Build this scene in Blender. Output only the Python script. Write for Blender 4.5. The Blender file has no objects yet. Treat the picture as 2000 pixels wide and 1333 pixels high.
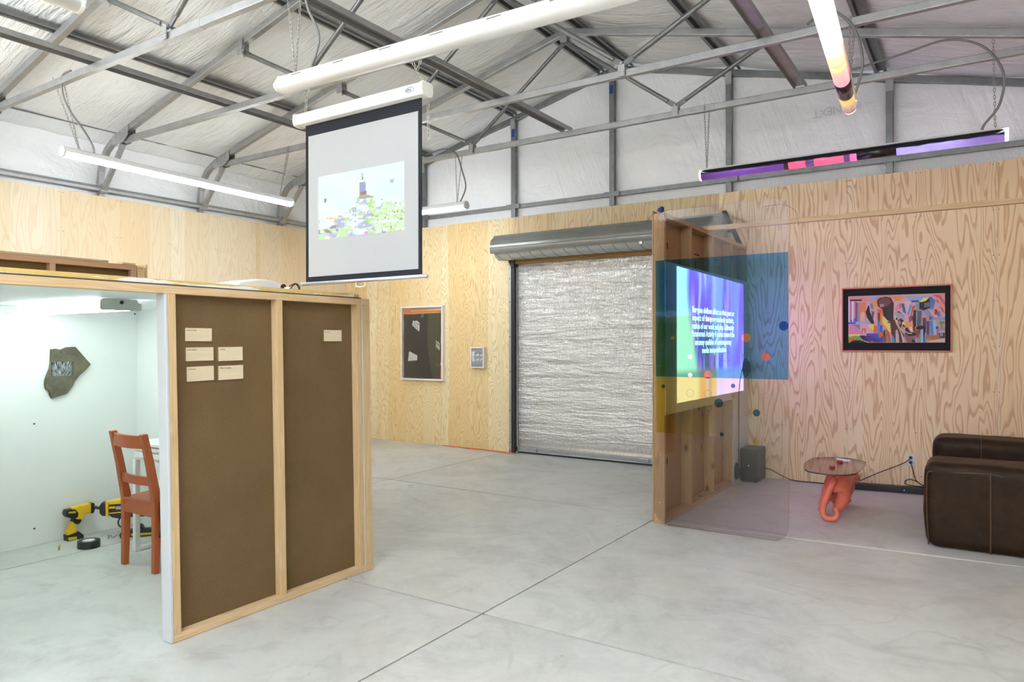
import bpy, bmesh, math, random
from mathutils import Vector, Matrix, noise

random.seed(11)
S = bpy.context.scene
COL = S.collection
PI = math.pi

# ------------------------------------------------------------------ camera, world, exposure, unseen fill lights
YAW = math.radians(33.2)
cam_d = bpy.data.cameras.new('camera')
cam = bpy.data.objects.new('camera', cam_d)
COL.objects.link(cam)
cam.location = (0, 0, 1.43)
cam.rotation_mode = 'QUATERNION'
cam.rotation_quaternion = (Matrix.Rotation(YAW, 4, 'Z') @ Matrix.Rotation(PI/2, 4, 'X') @ Matrix.Rotation(math.atan(-5.76/3036), 4, 'Z')).to_quaternion()
cam_d.sensor_width = 36
cam_d.lens = 1391.0*36/2000
cam_d.shift_y = 2.5/2000
cam_d.clip_start = 0.05
S.camera = cam

world = bpy.data.worlds.new('world')
S.world = world
world.use_nodes = True
world.node_tree.nodes['Background'].inputs[0].default_value = (0.9, 0.95, 1, 1)
world.node_tree.nodes['Background'].inputs[1].default_value = 0.25

S.view_settings.view_transform = 'Standard'
S.view_settings.look = 'None'
S.view_settings.gamma = 1
S.view_settings.use_curve_mapping = False
S.view_settings.exposure = 0.62
S.cycles.max_bounces = 7
S.cycles.diffuse_bounces = 4
S.cycles.glossy_bounces = 3
S.cycles.transparent_max_bounces = 20
S.cycles.use_adaptive_sampling = True
S.cycles.adaptive_threshold = 0.06
S.cycles.caustics_reflective = False
S.cycles.caustics_refractive = False
S.cycles.use_denoising = True

def area(name, loc, rot, sx, sy, power, col=(1, 1, 1)):
    l = bpy.data.lights.new(name, 'AREA')
    l.shape = 'RECTANGLE'; l.size = sx; l.size_y = sy
    l.energy = power; l.color = col
    o = bpy.data.objects.new(name, l)
    o.location = loc; o.rotation_euler = rot
    COL.objects.link(o)
    return o
# fill added for assumed strip lamps out of view, mostly aimed at the roof
WARM = (0.86, 0.935, 1.0)
COOL = (0.86, 0.93, 1.0)
for i, (x, y) in enumerate(((-5.9, 0.0), (-1.3, -.5), (-5.9, -2.4), (-1.3, -2.4))):
    area('rear_strip_fill', (x, y, 2.98), (0, 0, 0), 0.12, 2.4, 10, COOL)
    area('roof_fill', (x, y, 3.10), (PI, 0, 0), 0.12, 2.4, 100 if x < -3 else 150, WARM)
# unseen soft fill added behind the camera
area('rear_fill_right', (-.9, -3.4, 1.6), (PI/2, 0, 0), 3.3, 2.9, 34, (.88, .94, 1.0))
area('rear_fill_left', (-6.9, -3.4, 1.9), (PI/2, 0, 0), 2.0, 2.2, 45, (.88, .94, 1.0))

# ------------------------------------------------------------------ small library
TH = {}
def tag(o, label=None, cat=None, group=None, kind=None):
    if label: o['label'] = label
    if cat: o['category'] = cat
    if group: o['group'] = group
    if kind: o['kind'] = kind
    return o
def thing(name, label, cat, loc=(0, 0, 0), rz=0.0, group=None, kind=None):
    o = bpy.data.objects.new(name, None)
    COL.objects.link(o)
    o.location = loc; o.rotation_euler = (0, 0, rz)
    o.empty_display_size = 0.1
    TH[o] = (Matrix.Translation(loc) @ Matrix.Rotation(rz, 4, 'Z'))
    return tag(o, label, cat, group, kind)

class MB:
    """collects shapes (world coordinates unless local=True in build)"""
    def __init__(s):
        s.bm = bmesh.new()
    def poly(s, pts, mi=0, smooth=False):
        vs = [s.bm.verts.new(p) for p in pts]
        try:
            f = s.bm.faces.new(vs); f.material_index = mi; f.smooth = smooth
            return f
        except ValueError:
            return None
    def hexa(s, c, mi=0):
        v = [s.bm.verts.new(p) for p in c]
        for q in ((0, 3, 2, 1), (4, 5, 6, 7), (0, 1, 5, 4), (1, 2, 6, 5), (2, 3, 7, 6), (3, 0, 4, 7)):
            f = s.bm.faces.new([v[i] for i in q]); f.material_index = mi
        return s
    def box(s, x0, x1, y0, y1, z0, z1, mi=0):
        return s.hexa([(x0, y0, z0), (x1, y0, z0), (x1, y1, z0), (x0, y1, z0), (x0, y0, z1), (x1, y0, z1), (x1, y1, z1), (x0, y1, z1)], mi)
    def bar(s, p, q, w, h, up=(0, 0, 1), mi=0):
        p = Vector(p); q = Vector(q); d = (q-p).normalized()
        u = Vector(up); sx = d.cross(u).normalized(); uy = sx.cross(d).normalized()
        a = sx*w/2; b = uy*h/2
        return s.hexa([p-a-b, p+a-b, q+a-b, q-a-b, p-a+b, p+a+b, q+a+b, q-a+b], mi)
    def sweep(s, path, prof, side=None, closed=False, cap=True, smooth=False, mi=0, scale=None):
        """prof: list of (a,b) offsets; a along side vector, b along the normal"""
        P = [Vector(p) for p in path]; n = len(P); rings = []
        nrm = None
        for i in range(n):
            if closed: t = (P[(i+1) % n]-P[i-1])
            else: t = P[min(i+1, n-1)]-P[max(i-1, 0)]
            t.normalize()
            if side is not None:
                sd = Vector(side); sd = (sd - t*sd.dot(t)).normalized(); nm = t.cross(sd).normalized()
                if nm.z < -.3: nm = -nm
            else:
                if nrm is None:
                    g = Vector((0, 0, 1)) if abs(t.z) < 0.9 else Vector((1, 0, 0))
                    nm = (g - t*g.dot(t)).normalized()
                else:
                    nm = (nrm - t*nrm.dot(t)).normalized()
                nrm = nm; sd = nm.cross(t).normalized()
            k = scale[i] if scale else 1
            rings.append([s.bm.verts.new(P[i] + sd*a*k + nm*b*k) for a, b in prof])
        m = len(prof)
        for i in range(n if closed else n-1):
            A = rings[i]; B = rings[(i+1) % n]
            for j in range(m):
                f = s.bm.faces.new((A[j], A[(j+1) % m], B[(j+1) % m], B[j])); f.smooth = smooth; f.material_index = mi
        if cap and not closed:
            for r in (rings[0][::-1], rings[-1]):
                f = s.bm.faces.new(r); f.material_index = mi
        return s
    def tube(s, path, r, seg=8, mi=0, scale=None, closed=False):
        return s.sweep(path, [(r*math.cos(2*PI*k/seg), r*math.sin(2*PI*k/seg)) for k in range(seg)], smooth=True, mi=mi, scale=scale, closed=closed)
    def cyl(s, p, q, r, seg=16, r2=None, mi=0):
        return s.tube([p, q], r, seg, mi, scale=[1, (r2 if r2 is not None else r)/r])
    def lathe(s, c, axis, prof, seg=24, mi=0):
        """prof: (radius, height along axis)"""
        c = Vector(c); t = Vector(axis).normalized()
        g = Vector((0, 0, 1)) if abs(t.z) < 0.9 else Vector((1, 0, 0))
        u = t.cross(g).normalized(); v = t.cross(u)
        rings = []
        for r, h in prof:
            if r < 1e-6: rings.append([s.bm.verts.new(c+t*h)])
            else: rings.append([s.bm.verts.new(c+t*h+(u*math.cos(2*PI*k/seg)+v*math.sin(2*PI*k/seg))*r) for k in range(seg)])
        for A, B in zip(rings, rings[1:]):
            for k in range(seg):
                k2 = (k+1) % seg
                q = [A[k % len(A)], A[k2 % len(A)], B[k2 % len(B)], B[k % len(B)]]
                q2 = []
                for w in q:
                    if w not in q2: q2.append(w)
                if len(q2) > 2:
                    f = s.bm.faces.new(q2); f.smooth = True; f.material_index = mi
        return s
    def prism(s, pts, o, u, v, depth, mi=0, smooth=False):
        """2-D outline pts in plane (o,u,v), pushed along u x v by depth"""
        o = Vector(o); u = Vector(u); v = Vector(v); n = u.cross(v).normalized()*depth
        A = [s.bm.verts.new(o+u*a+v*b) for a, b in pts]; B = [s.bm.verts.new(w.co+n) for w in A]
        f = s.bm.faces.new(A[::-1]); f.material_index = mi
        f = s.bm.faces.new(B); f.material_index = mi
        k = len(A)
        for i in range(k):
            f = s.bm.faces.new((A[i], A[(i+1) % k], B[(i+1) % k], B[i])); f.material_index = mi; f.smooth = smooth
        return s
    def torus(s, c, u, v, a, b, r, seg=10, rs=5, mi=0):
        c = Vector(c); u = Vector(u); v = Vector(v)
        return s.tube([c+u*a*math.cos(2*PI*k/seg)+v*b*math.sin(2*PI*k/seg) for k in range(seg)], r, rs, mi, closed=True)
    def build(s, name, m, parent=None, bevel=0, seg=2, local=False, smooth=False, subsurf=0, fix=True, colors=None):
        if fix: bmesh.ops.recalc_face_normals(s.bm, faces=s.bm.faces[:])
        me = bpy.data.meshes.new(name)
        s.bm.to_mesh(me); s.bm.free()
        o = bpy.data.objects.new(name, me)
        COL.objects.link(o)
        for x in (m if isinstance(m, (list, tuple)) else [m]): me.materials.append(x)
        W = Matrix.Identity(4)
        if parent is not None:
            W = TH[parent]; o.parent = parent
            if not local: me.transform(W.inverted())
        elif local is not False and isinstance(local, Matrix):
            pass
        TH[o] = W
        if smooth:
            for p in me.polygons: p.use_smooth = True
        if bevel:
            b = o.modifiers.new('bevel', 'BEVEL'); b.width = bevel; b.segments = seg; b.limit_method = 'ANGLE'; b.angle_limit = math.radians(40)
            b.harden_normals = False
        if subsurf:
            b = o.modifiers.new('sub', 'SUBSURF'); b.levels = subsurf; b.render_levels = subsurf
        return o

def struct(o):
    o['kind'] = 'structure'; return o

# ------------------------------------------------------------------ materials
class NT:
    def __init__(s, name):
        s.m = bpy.data.materials.new(name); s.m.use_nodes = True
        s.t = s.m.node_tree; s.t.nodes.clear()
        s.out = s.t.nodes.new('ShaderNodeOutputMaterial')
    def n(s, ty, **kw):
        x = s.t.nodes.new('ShaderNode'+ty)
        for k, v in kw.items(): setattr(x, k, v)
        return x
    def set(s, sock, v):
        if isinstance(v, bpy.types.NodeSocket): s.t.links.new(v, sock)
        elif v is not None:
            if hasattr(sock.default_value, '__len__') and not hasattr(v, '__len__'): v = (v,)*len(sock.default_value)
            if hasattr(sock.default_value, '__len__') and len(sock.default_value) == 4 and len(v) == 3: v = tuple(v)+(1,)
            sock.default_value = v
    def M(s, op, a, b=None, c=None, clamp=False):
        x = s.n('Math', operation=op); x.use_clamp = clamp
        for i, v in enumerate((a, b, c)):
            if v is not None: s.set(x.inputs[i], v)
        return x.outputs[0]
    def V(s, op, a, b=None):
        x = s.n('VectorMath', operation=op)
        s.set(x.inputs[0], a)
        if b is not None: s.set(x.inputs[1], b)
        return x.outputs[0]
    def xyz(s, x=0, y=0, z=0):
        c = s.n('CombineXYZ')
        for i, v in enumerate((x, y, z)): s.set(c.inputs[i], v)
        return c.outputs[0]
    def sep(s, v):
        c = s.n('SeparateXYZ'); s.set(c.inputs[0], v); return c.outputs
    def mix(s, f, a, b, bl='MIX'):
        x = s.n('Mix', data_type='RGBA', blend_type=bl)
        s.set(x.inputs[0], f); s.set(x.inputs[6], a); s.set(x.inputs[7], b)
        return x.outputs[2]
    def noise(s, v, sc, det=3, rough=.5, dist=0):
        x = s.n('TexNoise')
        s.set(x.inputs['Vector'], v); x.inputs['Scale'].default_value = sc; x.inputs['Detail'].default_value = det
        x.inputs['Roughness'].default_value = rough; x.inputs['Distortion'].default_value = dist
        return x.outputs['Fac'] if 'Fac' in x.outputs else x.outputs[0]
    def ramp(s, f, stops, interp='LINEAR'):
        x = s.n('ValToRGB'); s.set(x.inputs[0], f); r = x.color_ramp; r.interpolation = interp
        while len(r.elements) < len(stops): r.elements.new(.5)
        for e, (p, c) in zip(r.elements, stops):
            e.position = p; e.color = (c if hasattr(c, '__len__') else (c, c, c))[:3] + (1,) if hasattr(c, '__len__') else (c, c, c, 1)
        return x.outputs[0]
    def bump(s, h, st=.3, d=.01):
        x = s.n('Bump'); x.inputs['Strength'].default_value = st; x.inputs['Distance'].default_value = d
        s.set(x.inputs['Height'], h); return x.outputs[0]
    def bsdf(s, col, rough=.5, metal=0, nrm=None, spec=.5, coat=0, emit=None, es=0, sheen=0):
        b = s.n('BsdfPrincipled')
        s.set(b.inputs['Base Color'], col); s.set(b.inputs['Roughness'], rough); s.set(b.inputs['Metallic'], metal)
        s.set(b.inputs['Specular IOR Level'], spec)
        if nrm is not None: s.set(b.inputs['Normal'], nrm)
        if coat: b.inputs['Coat Weight'].default_value = coat; b.inputs['Coat Roughness'].default_value = .15
        if sheen: b.inputs['Sheen Weight'].default_value = sheen
        if emit is not None: s.set(b.inputs['Emission Color'], emit); s.set(b.inputs['Emission Strength'], es)
        s.t.links.new(b.outputs[0], s.out.inputs[0])
        return s.m
def lin(r, g, b):
    f = lambda c: (c/255/12.92) if c/255 <= .04045 else ((c/255+.055)/1.055)**2.4
    return (f(r), f(g), f(b))
def plain(name, col, rough=.5, metal=0, spec=.5, var=.06, sc=30, bump=0, coat=0):
    t = NT(name); tc = t.n('TexCoord').outputs['Object']
    n = t.noise(tc, sc, 4, .6)
    c = t.mix(n, tuple(x*(1-var) for x in col), tuple(min(1, x*(1+var)) for x in col))
    nm = t.bump(n, bump, .004) if bump else None
    return t.bsdf(c, rough, metal, nm, spec, coat)

def plywood(name, u_axis, u0, base, dark, streak, rings=9.0, ls=.5, us=2.2, contrast=1.0, width=1.219):
    """vertical veneer sheets: u runs along the wall, z up; every sheet and veneer strip has a figure of its own"""
    t = NT(name)
    pos = t.n('NewGeometry').outputs['Position']
    X = t.sep(pos); u = X[0] if u_axis == 'x' else X[1]; z = X[2]
    si = t.M('FLOOR', t.M('DIVIDE', t.M('SUBTRACT', u, u0), width))
    wob = t.M('MULTIPLY', t.noise(t.xyz(u, si, t.M('MULTIPLY', z, .4)), 1.1, 2), .10)
    st = t.M('FLOOR', t.M('ADD', t.M('DIVIDE', t.M('ADD', u, wob), .335), t.M('MULTIPLY', si, 3.7)))
    wn = t.n('TexWhiteNoise', noise_dimensions='2D'); t.set(wn.inputs[0], t.xyz(st, si, 0))
    wv = wn.outputs[0]
    off = t.M('MULTIPLY', wv, 37.0)
    v = t.xyz(t.M('ADD', t.M('MULTIPLY', u, us), off), t.M('MULTIPLY', si, 5.3), t.M('MULTIPLY', z, ls))
    n1 = t.noise(v, 1.0, 2.5, .45, .35)
    v2 = t.xyz(t.M('ADD', t.M('MULTIPLY', u, us*5), off), t.M('MULTIPLY', si, 5.3), t.M('MULTIPLY', z, ls*2.6))
    n2 = t.noise(v2, 1.0, 2, .5)
    ph = t.M('ADD', t.M('MULTIPLY', n1, rings), t.M('MULTIPLY', n2, 1.25))
    fr = t.M('FRACT', ph)
    line = t.ramp(fr, [(0, 0), (.50, .05), (.82, 1), (.92, .9), (1, 0)], 'EASE')
    fib = t.noise(t.xyz(t.M('MULTIPLY', u, 90), 0, t.M('MULTIPLY', z, 3)), 1.0, 3, .6)
    amt = t.M('MULTIPLY', t.M('MULTIPLY', t.sep(line)[0], contrast), t.M('ADD', .45, t.M('MULTIPLY', fib, .8)), clamp=True)
    tone = t.M('ADD', t.M('MULTIPLY', wv, .75), t.M('MULTIPLY', t.noise(t.xyz(t.M('MULTIPLY', u, 3), si, t.M('MULTIPLY', z, .5)), 1, 3), .3), clamp=True)
    c = t.mix(tone, base, streak)
    c = t.mix(amt, c, dark)
    c = t.mix(t.M('MULTIPLY', fib, .12), c, dark)
    # screw heads along sheet edges and centre lines
    fu = t.M('FRACT', t.M('DIVIDE', t.M('SUBTRACT', u, u0), width/2))
    du = t.M('MULTIPLY', t.M('ABSOLUTE', t.M('SUBTRACT', t.M('ABSOLUTE', t.M('SUBTRACT', fu, .5)), .465)), width/2)
    dz = t.M('MULTIPLY', t.M('SUBTRACT', t.M('FRACT', t.M('DIVIDE', t.M('ADD', z, .05), .41)), .5), .41)
    sc = t.M('LESS_THAN', t.M('ADD', t.M('MULTIPLY', du, du), t.M('MULTIPLY', dz, dz)), .0045**2)
    c = t.mix(t.M('MULTIPLY', sc, .75), c, (.05, .035, .025))
    return t.bsdf(c, .55, 0, None, .25)

def lumber(name, axis, base, dark, rough=.6):
    t = NT(name)
    tc = t.n('TexCoord').outputs['Object']
    rnd = t.n('ObjectInfo').outputs['Random']
    k = {'x': (1.1, 26, 26), 'y': (26, 1.1, 26), 'z': (26, 26, 1.1)}[axis]
    o3 = t.xyz(t.M('MULTIPLY', rnd, 31), t.M('MULTIPLY', rnd, 17), t.M('MULTIPLY', rnd, 9))
    p = t.V('ADD', tc, o3)
    v = t.V('MULTIPLY', p, k)
    n1 = t.noise(v, 1, 3, .55, .3)
    ring = t.M('FRACT', t.M('MULTIPLY', n1, 6))
    n2 = t.noise(t.V('MULTIPLY', p, tuple(x*4 for x in k)), 1, 3)
    f = t.M('ADD', t.M('MULTIPLY', ring, .45), t.M('MULTIPLY', n2, .35), clamp=True)
    c = t.mix(f, base, dark)
    kk = {'x': (.55, 1, 1), 'y': (1, .55, 1), 'z': (1, 1, .55)}[axis]
    vo = t.n('TexVoronoi'); t.set(vo.inputs['Vector'], t.V('MULTIPLY', p, kk)); vo.inputs['Scale'].default_value = 5.0
    kn = t.ramp(vo.outputs['Distance'], [(0, 1), (.05, .9), (.10, .25), (.16, 0)])
    c = t.mix(t.M('MULTIPLY', t.sep(kn)[0], .85), c, lin(96, 62, 30))
    c = t.mix(t.M('MULTIPLY', rnd, .25), c, dark)
    return t.bsdf(c, rough, 0, None, .3)

PLY_L = plywood('birch_plywood', 'y', 3.68, lin(246, 234, 212), lin(216, 180, 132), lin(236, 210, 168), 22, .6, 3.6, .34)
PLY_G = plywood('golden_fir_plywood', 'x', -5.01-1.219*4, lin(242, 231, 196), lin(198, 150, 88), lin(232, 202, 146), 30, .9, 5.5, .62)
PLY_D = plywood('fir_plywood_above_door', 'x', -5.01, lin(226, 206, 172), lin(176, 138, 98), lin(216, 192, 152), 20, .45, 4.0, .6)
PLY_R = plywood('figured_fir_plywood', 'x', -1.081-1.219, lin(253, 236, 202), lin(196, 144, 92), lin(247, 220, 176), 26, .5, 3.4, .68)
LX = lumber('pine_lumber_x', 'x', lin(222, 198, 162), lin(184, 150, 108))
LY = lumber('pine_lumber_y', 'y', lin(222, 198, 162), lin(184, 150, 108))
LZ = lumber('pine_lumber_z', 'z', lin(218, 194, 156), lin(180, 148, 104))
LZO = lumber('fir_lumber_z', 'z', lin(212, 180, 136), lin(166, 130, 86))
LYO = lumber('fir_lumber_y', 'y', lin(206, 174, 134), lin(164, 128, 88))
LYG = lumber('weathered_lumber_y', 'y', lin(196, 178, 152), lin(140, 122, 98))
BACKPLY = lumber('fir_backing_z', 'z', lin(196, 158, 114), lin(150, 112, 76))

def steel_mat(name, a, b, rough=.42, metal=.75):
    t = NT(name); pos = t.n('NewGeometry').outputs['Position']
    n = t.noise(pos, 6, 5, .7); n2 = t.noise(pos, 60, 3, .6)
    f = t.M('ADD', t.M('MULTIPLY', n, .7), t.M('MULTIPLY', n2, .3))
    f = t.sep(t.ramp(f, [(.3, 0), (.7, 1)]))[0]
    return t.bsdf(t.mix(f, a, b), t.M('ADD', rough-.06, t.M('MULTIPLY', n2, .16)), metal, None, .5)
STEEL = steel_mat('galvanised_steel', (.30, .305, .31), (.47, .475, .48))
STEELD = steel_mat('dark_galvanised_steel', (.17, .175, .18), (.29, .295, .30))
ZINC = steel_mat('bright_zinc', (.34, .345, .35), (.52, .53, .54), .35)
PAINTSTEEL = steel_mat('door_grey_steel', (.20, .205, .19), (.25, .255, .24), .30, .35)
CHAIN = plain('chain_zinc', (.42, .40, .36), .4, .8)
CABLE = plain('grey_flexible_conduit', (.22, .22, .22), .5, .5)
BLACKC = plain('black_cable_rubber', (.02, .02, .02), .5)
WHITEP = plain('white_enamel', (.80, .815, .84), .35, var=.02)
WHITEW = plain('white_wall_paint', (.86, .88, .88), .5, var=.03, sc=3)
BLACKP = plain('black_plastic', (.025, .025, .027), .45)
DARKP = plain('dark_grey_plastic', (.06, .06, .06), .5)

def concrete():
    t = NT('polished_concrete')
    pos = t.n('NewGeometry').outputs['Position']
    X = t.sep(pos)
    sx = t.M('FLOOR', t.M('DIVIDE', t.M('ADD', X[0], 8.103), 2.958)); sy = t.M('FLOOR', t.M('DIVIDE', t.M('SUBTRACT', X[1], 3.05), 2.47))
    p = t.V('ADD', pos, t.xyz(t.M('MULTIPLY', sx, 7.1), t.M('MULTIPLY', sy, 3.3), 0))
    a = t.noise(p, .8, 7, .62, 1.6); b = t.noise(p, 2.3, 8, .7, 2.2); c = t.noise(p, 11, 5, .7); d = t.noise(p, 130, 2, .5)
    f = t.M('ADD', t.M('ADD', t.M('MULTIPLY', a, .45), t.M('MULTIPLY', b, .32)), t.M('ADD', t.M('MULTIPLY', c, .15), t.M('MULTIPLY', d, .08)))
    col = t.ramp(f, [(.30, (.33, .34, .325)), (.44, (.50, .508, .488)), (.54, (.58, .588, .568)), (.68, (.635, .643, .625))])
    # tide marks: thin darker contours of a slow noise
    e = t.noise(p, .55, 3, .5, 1.2)
    fr = t.M('ABSOLUTE', t.M('SUBTRACT', t.M('FRACT', t.M('MULTIPLY', e, 5)), .5))
    tide = t.sep(t.ramp(fr, [(0, 1), (.025, .6), (.06, 0)]))[0]
    tide = t.M('MULTIPLY', tide, t.sep(t.ramp(b, [(.45, 0), (.6, 1)]))[0])
    col = t.mix(t.M('MULTIPLY', tide, .38), col, (.27, .27, .245))
    sm = t.noise(p, 1.25, 6, .68, 2.6)      # scuffed grey smears
    col = t.mix(t.M('MULTIPLY', t.sep(t.ramp(sm, [(.52, 0), (.70, 1)]))[0], .42), col, (.31, .315, .30))
    wm = t.noise(p, .5, 4, .6, 1.0)
    col = t.mix(t.M('MULTIPLY', t.sep(t.ramp(wm, [(.48, 0), (.66, 1)]))[0], .30), col, (.56, .525, .45))
    vo = t.n('TexVoronoi'); t.set(vo.inputs['Vector'], p); vo.inputs['Scale'].default_value = 3.5
    spot = t.sep(t.ramp(vo.outputs['Distance'], [(0, 1), (.02, 1), (.035, 0)]))[0]
    col = t.mix(t.M('MULTIPLY', spot, .5), col, (.16, .16, .15))
    r = t.M('ADD', .30, t.M('MULTIPLY', b, .25))
    return t.bsdf(col, r, 0, t.bump(t.M('ADD', c, t.M('MULTIPLY', d, .3)), .05, .003), .42)
CONC = concrete()
JOINT = plain('joint_filler', (.13, .13, .14), .8)

def vinyl(name, base, axis):
    t = NT(name)
    pos = t.n('NewGeometry').outputs['Position']
    X = t.sep(pos)
    if axis == 'roof':   # long creases run down the slope
        v1 = t.xyz(t.M('MULTIPLY', X[0], 1.2), t.M('MULTIPLY', X[1], 9), t.M('MULTIPLY', X[2], 1.2))
        v2 = t.xyz(t.M('MULTIPLY', X[0], 3), t.M('MULTIPLY', X[1], 2.2), X[2])
    elif axis == 'gable':
        sk = t.M('ADD', t.M('MULTIPLY', X[0], 7), t.M('MULTIPLY', X[2], 2.2))
        v1 = t.xyz(sk, 0, t.M('MULTIPLY', X[2], 1.1)); v2 = t.xyz(t.M('MULTIPLY', X[0], 2), 3, t.M('MULTIPLY', X[2], 3.5))
    else:
        v1 = t.xyz(0, t.M('MULTIPLY', X[1], 4.5), t.M('ADD', t.M('MULTIPLY', X[2], 5), t.M('MULTIPLY', X[1], 2.5))); v2 = t.xyz(0, t.M('MULTIPLY', X[1], 2.5), t.M('MULTIPLY', X[2], 5))
    a = t.noise(v1, 1, 3, .5, .8); b = t.noise(v2, 1.3, 4, .55, 1.0); c = t.noise(v1, 4.5, 3, .55, .5)
    gate = t.sep(t.ramp(t.noise(pos, .9, 2), [(.38, .15), (.62, 1)]))[0]
    h = t.M('ADD', t.M('MULTIPLY', t.M('ADD', t.M('MULTIPLY', a, .6), t.M('MULTIPLY', c, .25)), gate), t.M('MULTIPLY', b, .35))
    return t.bsdf(base, .26, 0, t.bump(h, .75, .06), .5)
VIN_R = vinyl('white_insulation_vinyl_roof', (.86, .875, .885), 'roof')
VIN_G = vinyl('white_insulation_vinyl_gable', (.89, .905, .93), 'gable')
VIN_S = vinyl('white_insulation_vinyl_side', (.93, .94, .96), 'side')

def foil():
    t = NT('foil_bubble_insulation')
    pos = t.n('NewGeometry').outputs['Position']; X = t.sep(pos)
    rib = t.M('SINE', t.M('MULTIPLY', X[0], 2*PI/.021))
    jit = t.noise(t.xyz(t.M('MULTIPLY', X[0], 60), 0, t.M('MULTIPLY', X[2], 9)), 1, 3, .6)
    w = t.noise(t.xyz(t.M('MULTIPLY', X[0], .7), 0, t.M('MULTIPLY', X[2], 9)), 1, 4, .6, .8)
    w2 = t.noise(t.xyz(t.M('MULTIPLY', X[0], 5), 0, t.M('MULTIPLY', X[2], 22)), 1, 4, .6, 1.2)
    gate = t.sep(t.ramp(X[2], [(.12, 0), (.22, 1)]))[0]
    h = t.M('ADD', t.M('MULTIPLY', t.M('ADD', t.M('MULTIPLY', w, 1.2), t.M('MULTIPLY', w2, .7)), gate), t.M('ADD', t.M('MULTIPLY', rib, .05), t.M('MULTIPLY', jit, .18)))
    col = t.mix(t.M('MULTIPLY', jit, .5), (.82, .82, .82), (.62, .58, .53))
    fl = t.noise(t.xyz(t.M('MULTIPLY', X[0], 45), 0, t.M('MULTIPLY', X[2], 30)), 1, 2)
    dash = t.sep(t.ramp(t.M('MULTIPLY', t.M('ADD', rib, 1), .5), [(.86, 0), (.97, 1)]))[0]
    col = t.mix(t.M('MULTIPLY', t.M('MULTIPLY', dash, t.sep(t.ramp(fl, [(.45, 0), (.6, 1)]))[0]), .55), col, (.20, .17, .14))
    return t.bsdf(col, .30, .72, t.bump(h, .8, .035), .5)
FOIL = foil()

def hardboard():
    t = NT('brown_hardboard'); pos = t.n('TexCoord').outputs['Object']
    n = t.noise(pos, 220, 3, .6); b = t.noise(pos, 2.2, 5, .6)
    w = t.n('TexWave', wave_type='BANDS', bands_direction='DIAGONAL'); t.set(w.inputs[0], pos); w.inputs['Scale'].default_value = 130; w.inputs['Distortion'].default_value = 1.5
    f = t.M('ADD', t.M('MULTIPLY', n, .5), t.M('ADD', t.M('MULTIPLY', b, .35), t.M('MULTIPLY', w.outputs[1], .15)))
    c = t.ramp(f, [(.3, lin(86, 68, 44)), (.5, lin(106, 85, 56)), (.72, lin(122, 99, 68))])
    return t.bsdf(c, .65, 0, t.bump(f, .15, .003), .3)
HARD = hardboard()

def leather():
    t = NT('dark_brown_leather'); pos = t.n('TexCoord').outputs['Object']
    a = t.noise(pos, 3.5, 5, .6); b = t.noise(pos, 28, 4, .6, .6)
    vo = t.n('TexVoronoi'); t.set(vo.inputs['Vector'], pos); vo.inputs['Scale'].default_value = 170
    c = t.ramp(t.M('ADD', t.M('MULTIPLY', a, .7), t.M('MULTIPLY', b, .3)), [(.3, lin(36, 24, 13)), (.55, lin(50, 34, 19)), (.75, lin(70, 49, 28))])
    h = t.M('ADD', t.M('MULTIPLY', b, .6), t.M('MULTIPLY', vo.outputs['Distance'], .35))
    return t.bsdf(c, .46, 0, t.bump(h, .25, .008), .18)
LEATHER = leather()
SEAM = plain('leather_piping', lin(84, 62, 38), .5)

def glassy(name, tint, refl=1.0, rough=.02):
    t = NT(name)
    tr = t.n('BsdfTransparent'); t.set(tr.inputs[0], tint)
    gl = t.n('BsdfGlossy'); gl.inputs['Roughness'].default_value = rough; t.set(gl.inputs[0], (1, 1, 1))
    fr = t.n('Fresnel'); fr.inputs[0].default_value = 1.45
    mx = t.n('MixShader'); t.set(mx.inputs[0], t.M('MULTIPLY', fr.outputs[0], refl, clamp=True))
    t.t.links.new(tr.outputs[0], mx.inputs[1]); t.t.links.new(gl.outputs[0], mx.inputs[2]); t.t.links.new(mx.outputs[0], t.out.inputs[0])
    return t.m
PANE = glassy('clear_acrylic', (.905, .89, .895), .8)
PANE_EDGE = plain('acrylic_edge', (.72, .70, .74), .25)
def film(name, c): return glassy(name, tuple(math.sqrt(x) for x in c), .3, .06)
F_BLUE = film('blue_film', (.21, .57, .94))
F_YEL = film('yellow_film', (.90, .86, .32))
F_SAL = film('salmon_film', (.95, .42, .30))
F_DBLUE = film('deep_blue_film', (.08, .26, .62))
F_TEAL = film('teal_film', (.10, .38, .55))
F_PINK = film('pale_pink_film', (1.0, .86, .86))
F_ORG = film('orange_film', (.98, .60, .30))

def emissive(name, col, st):
    t = NT(name)
    return t.bsdf((.8, .8, .8), .4, 0, None, .4, emit=col, es=st)
def vcol(name, rough=.5, spec=.4, emit=0, coat=0):
    t = NT(name)
    a = t.n('VertexColor'); a.layer_name = 'paint'
    if emit: return t.bsdf(t.mix(.88, a.outputs[0], (.10, .10, .10)), rough, 0, None, spec, emit=a.outputs[0], es=emit)
    return t.bsdf(a.outputs[0], rough, 0, None, spec, coat)
PAINT = vcol('painted_colours')
PROJ = vcol('projected_light', .7, .1, 1.0)
LED = emissive('led_lens_lit', (.88, .95, 1), 33)
LEDG = emissive('led_tube_lit', (.90, .96, 1), 11)
LEDC = emissive('led_lens_lit_cool', (.88, .95, 1), 32)
TUBE_G = emissive('fluorescent_tube_lit', (.83, 1, .92), 20)

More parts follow.
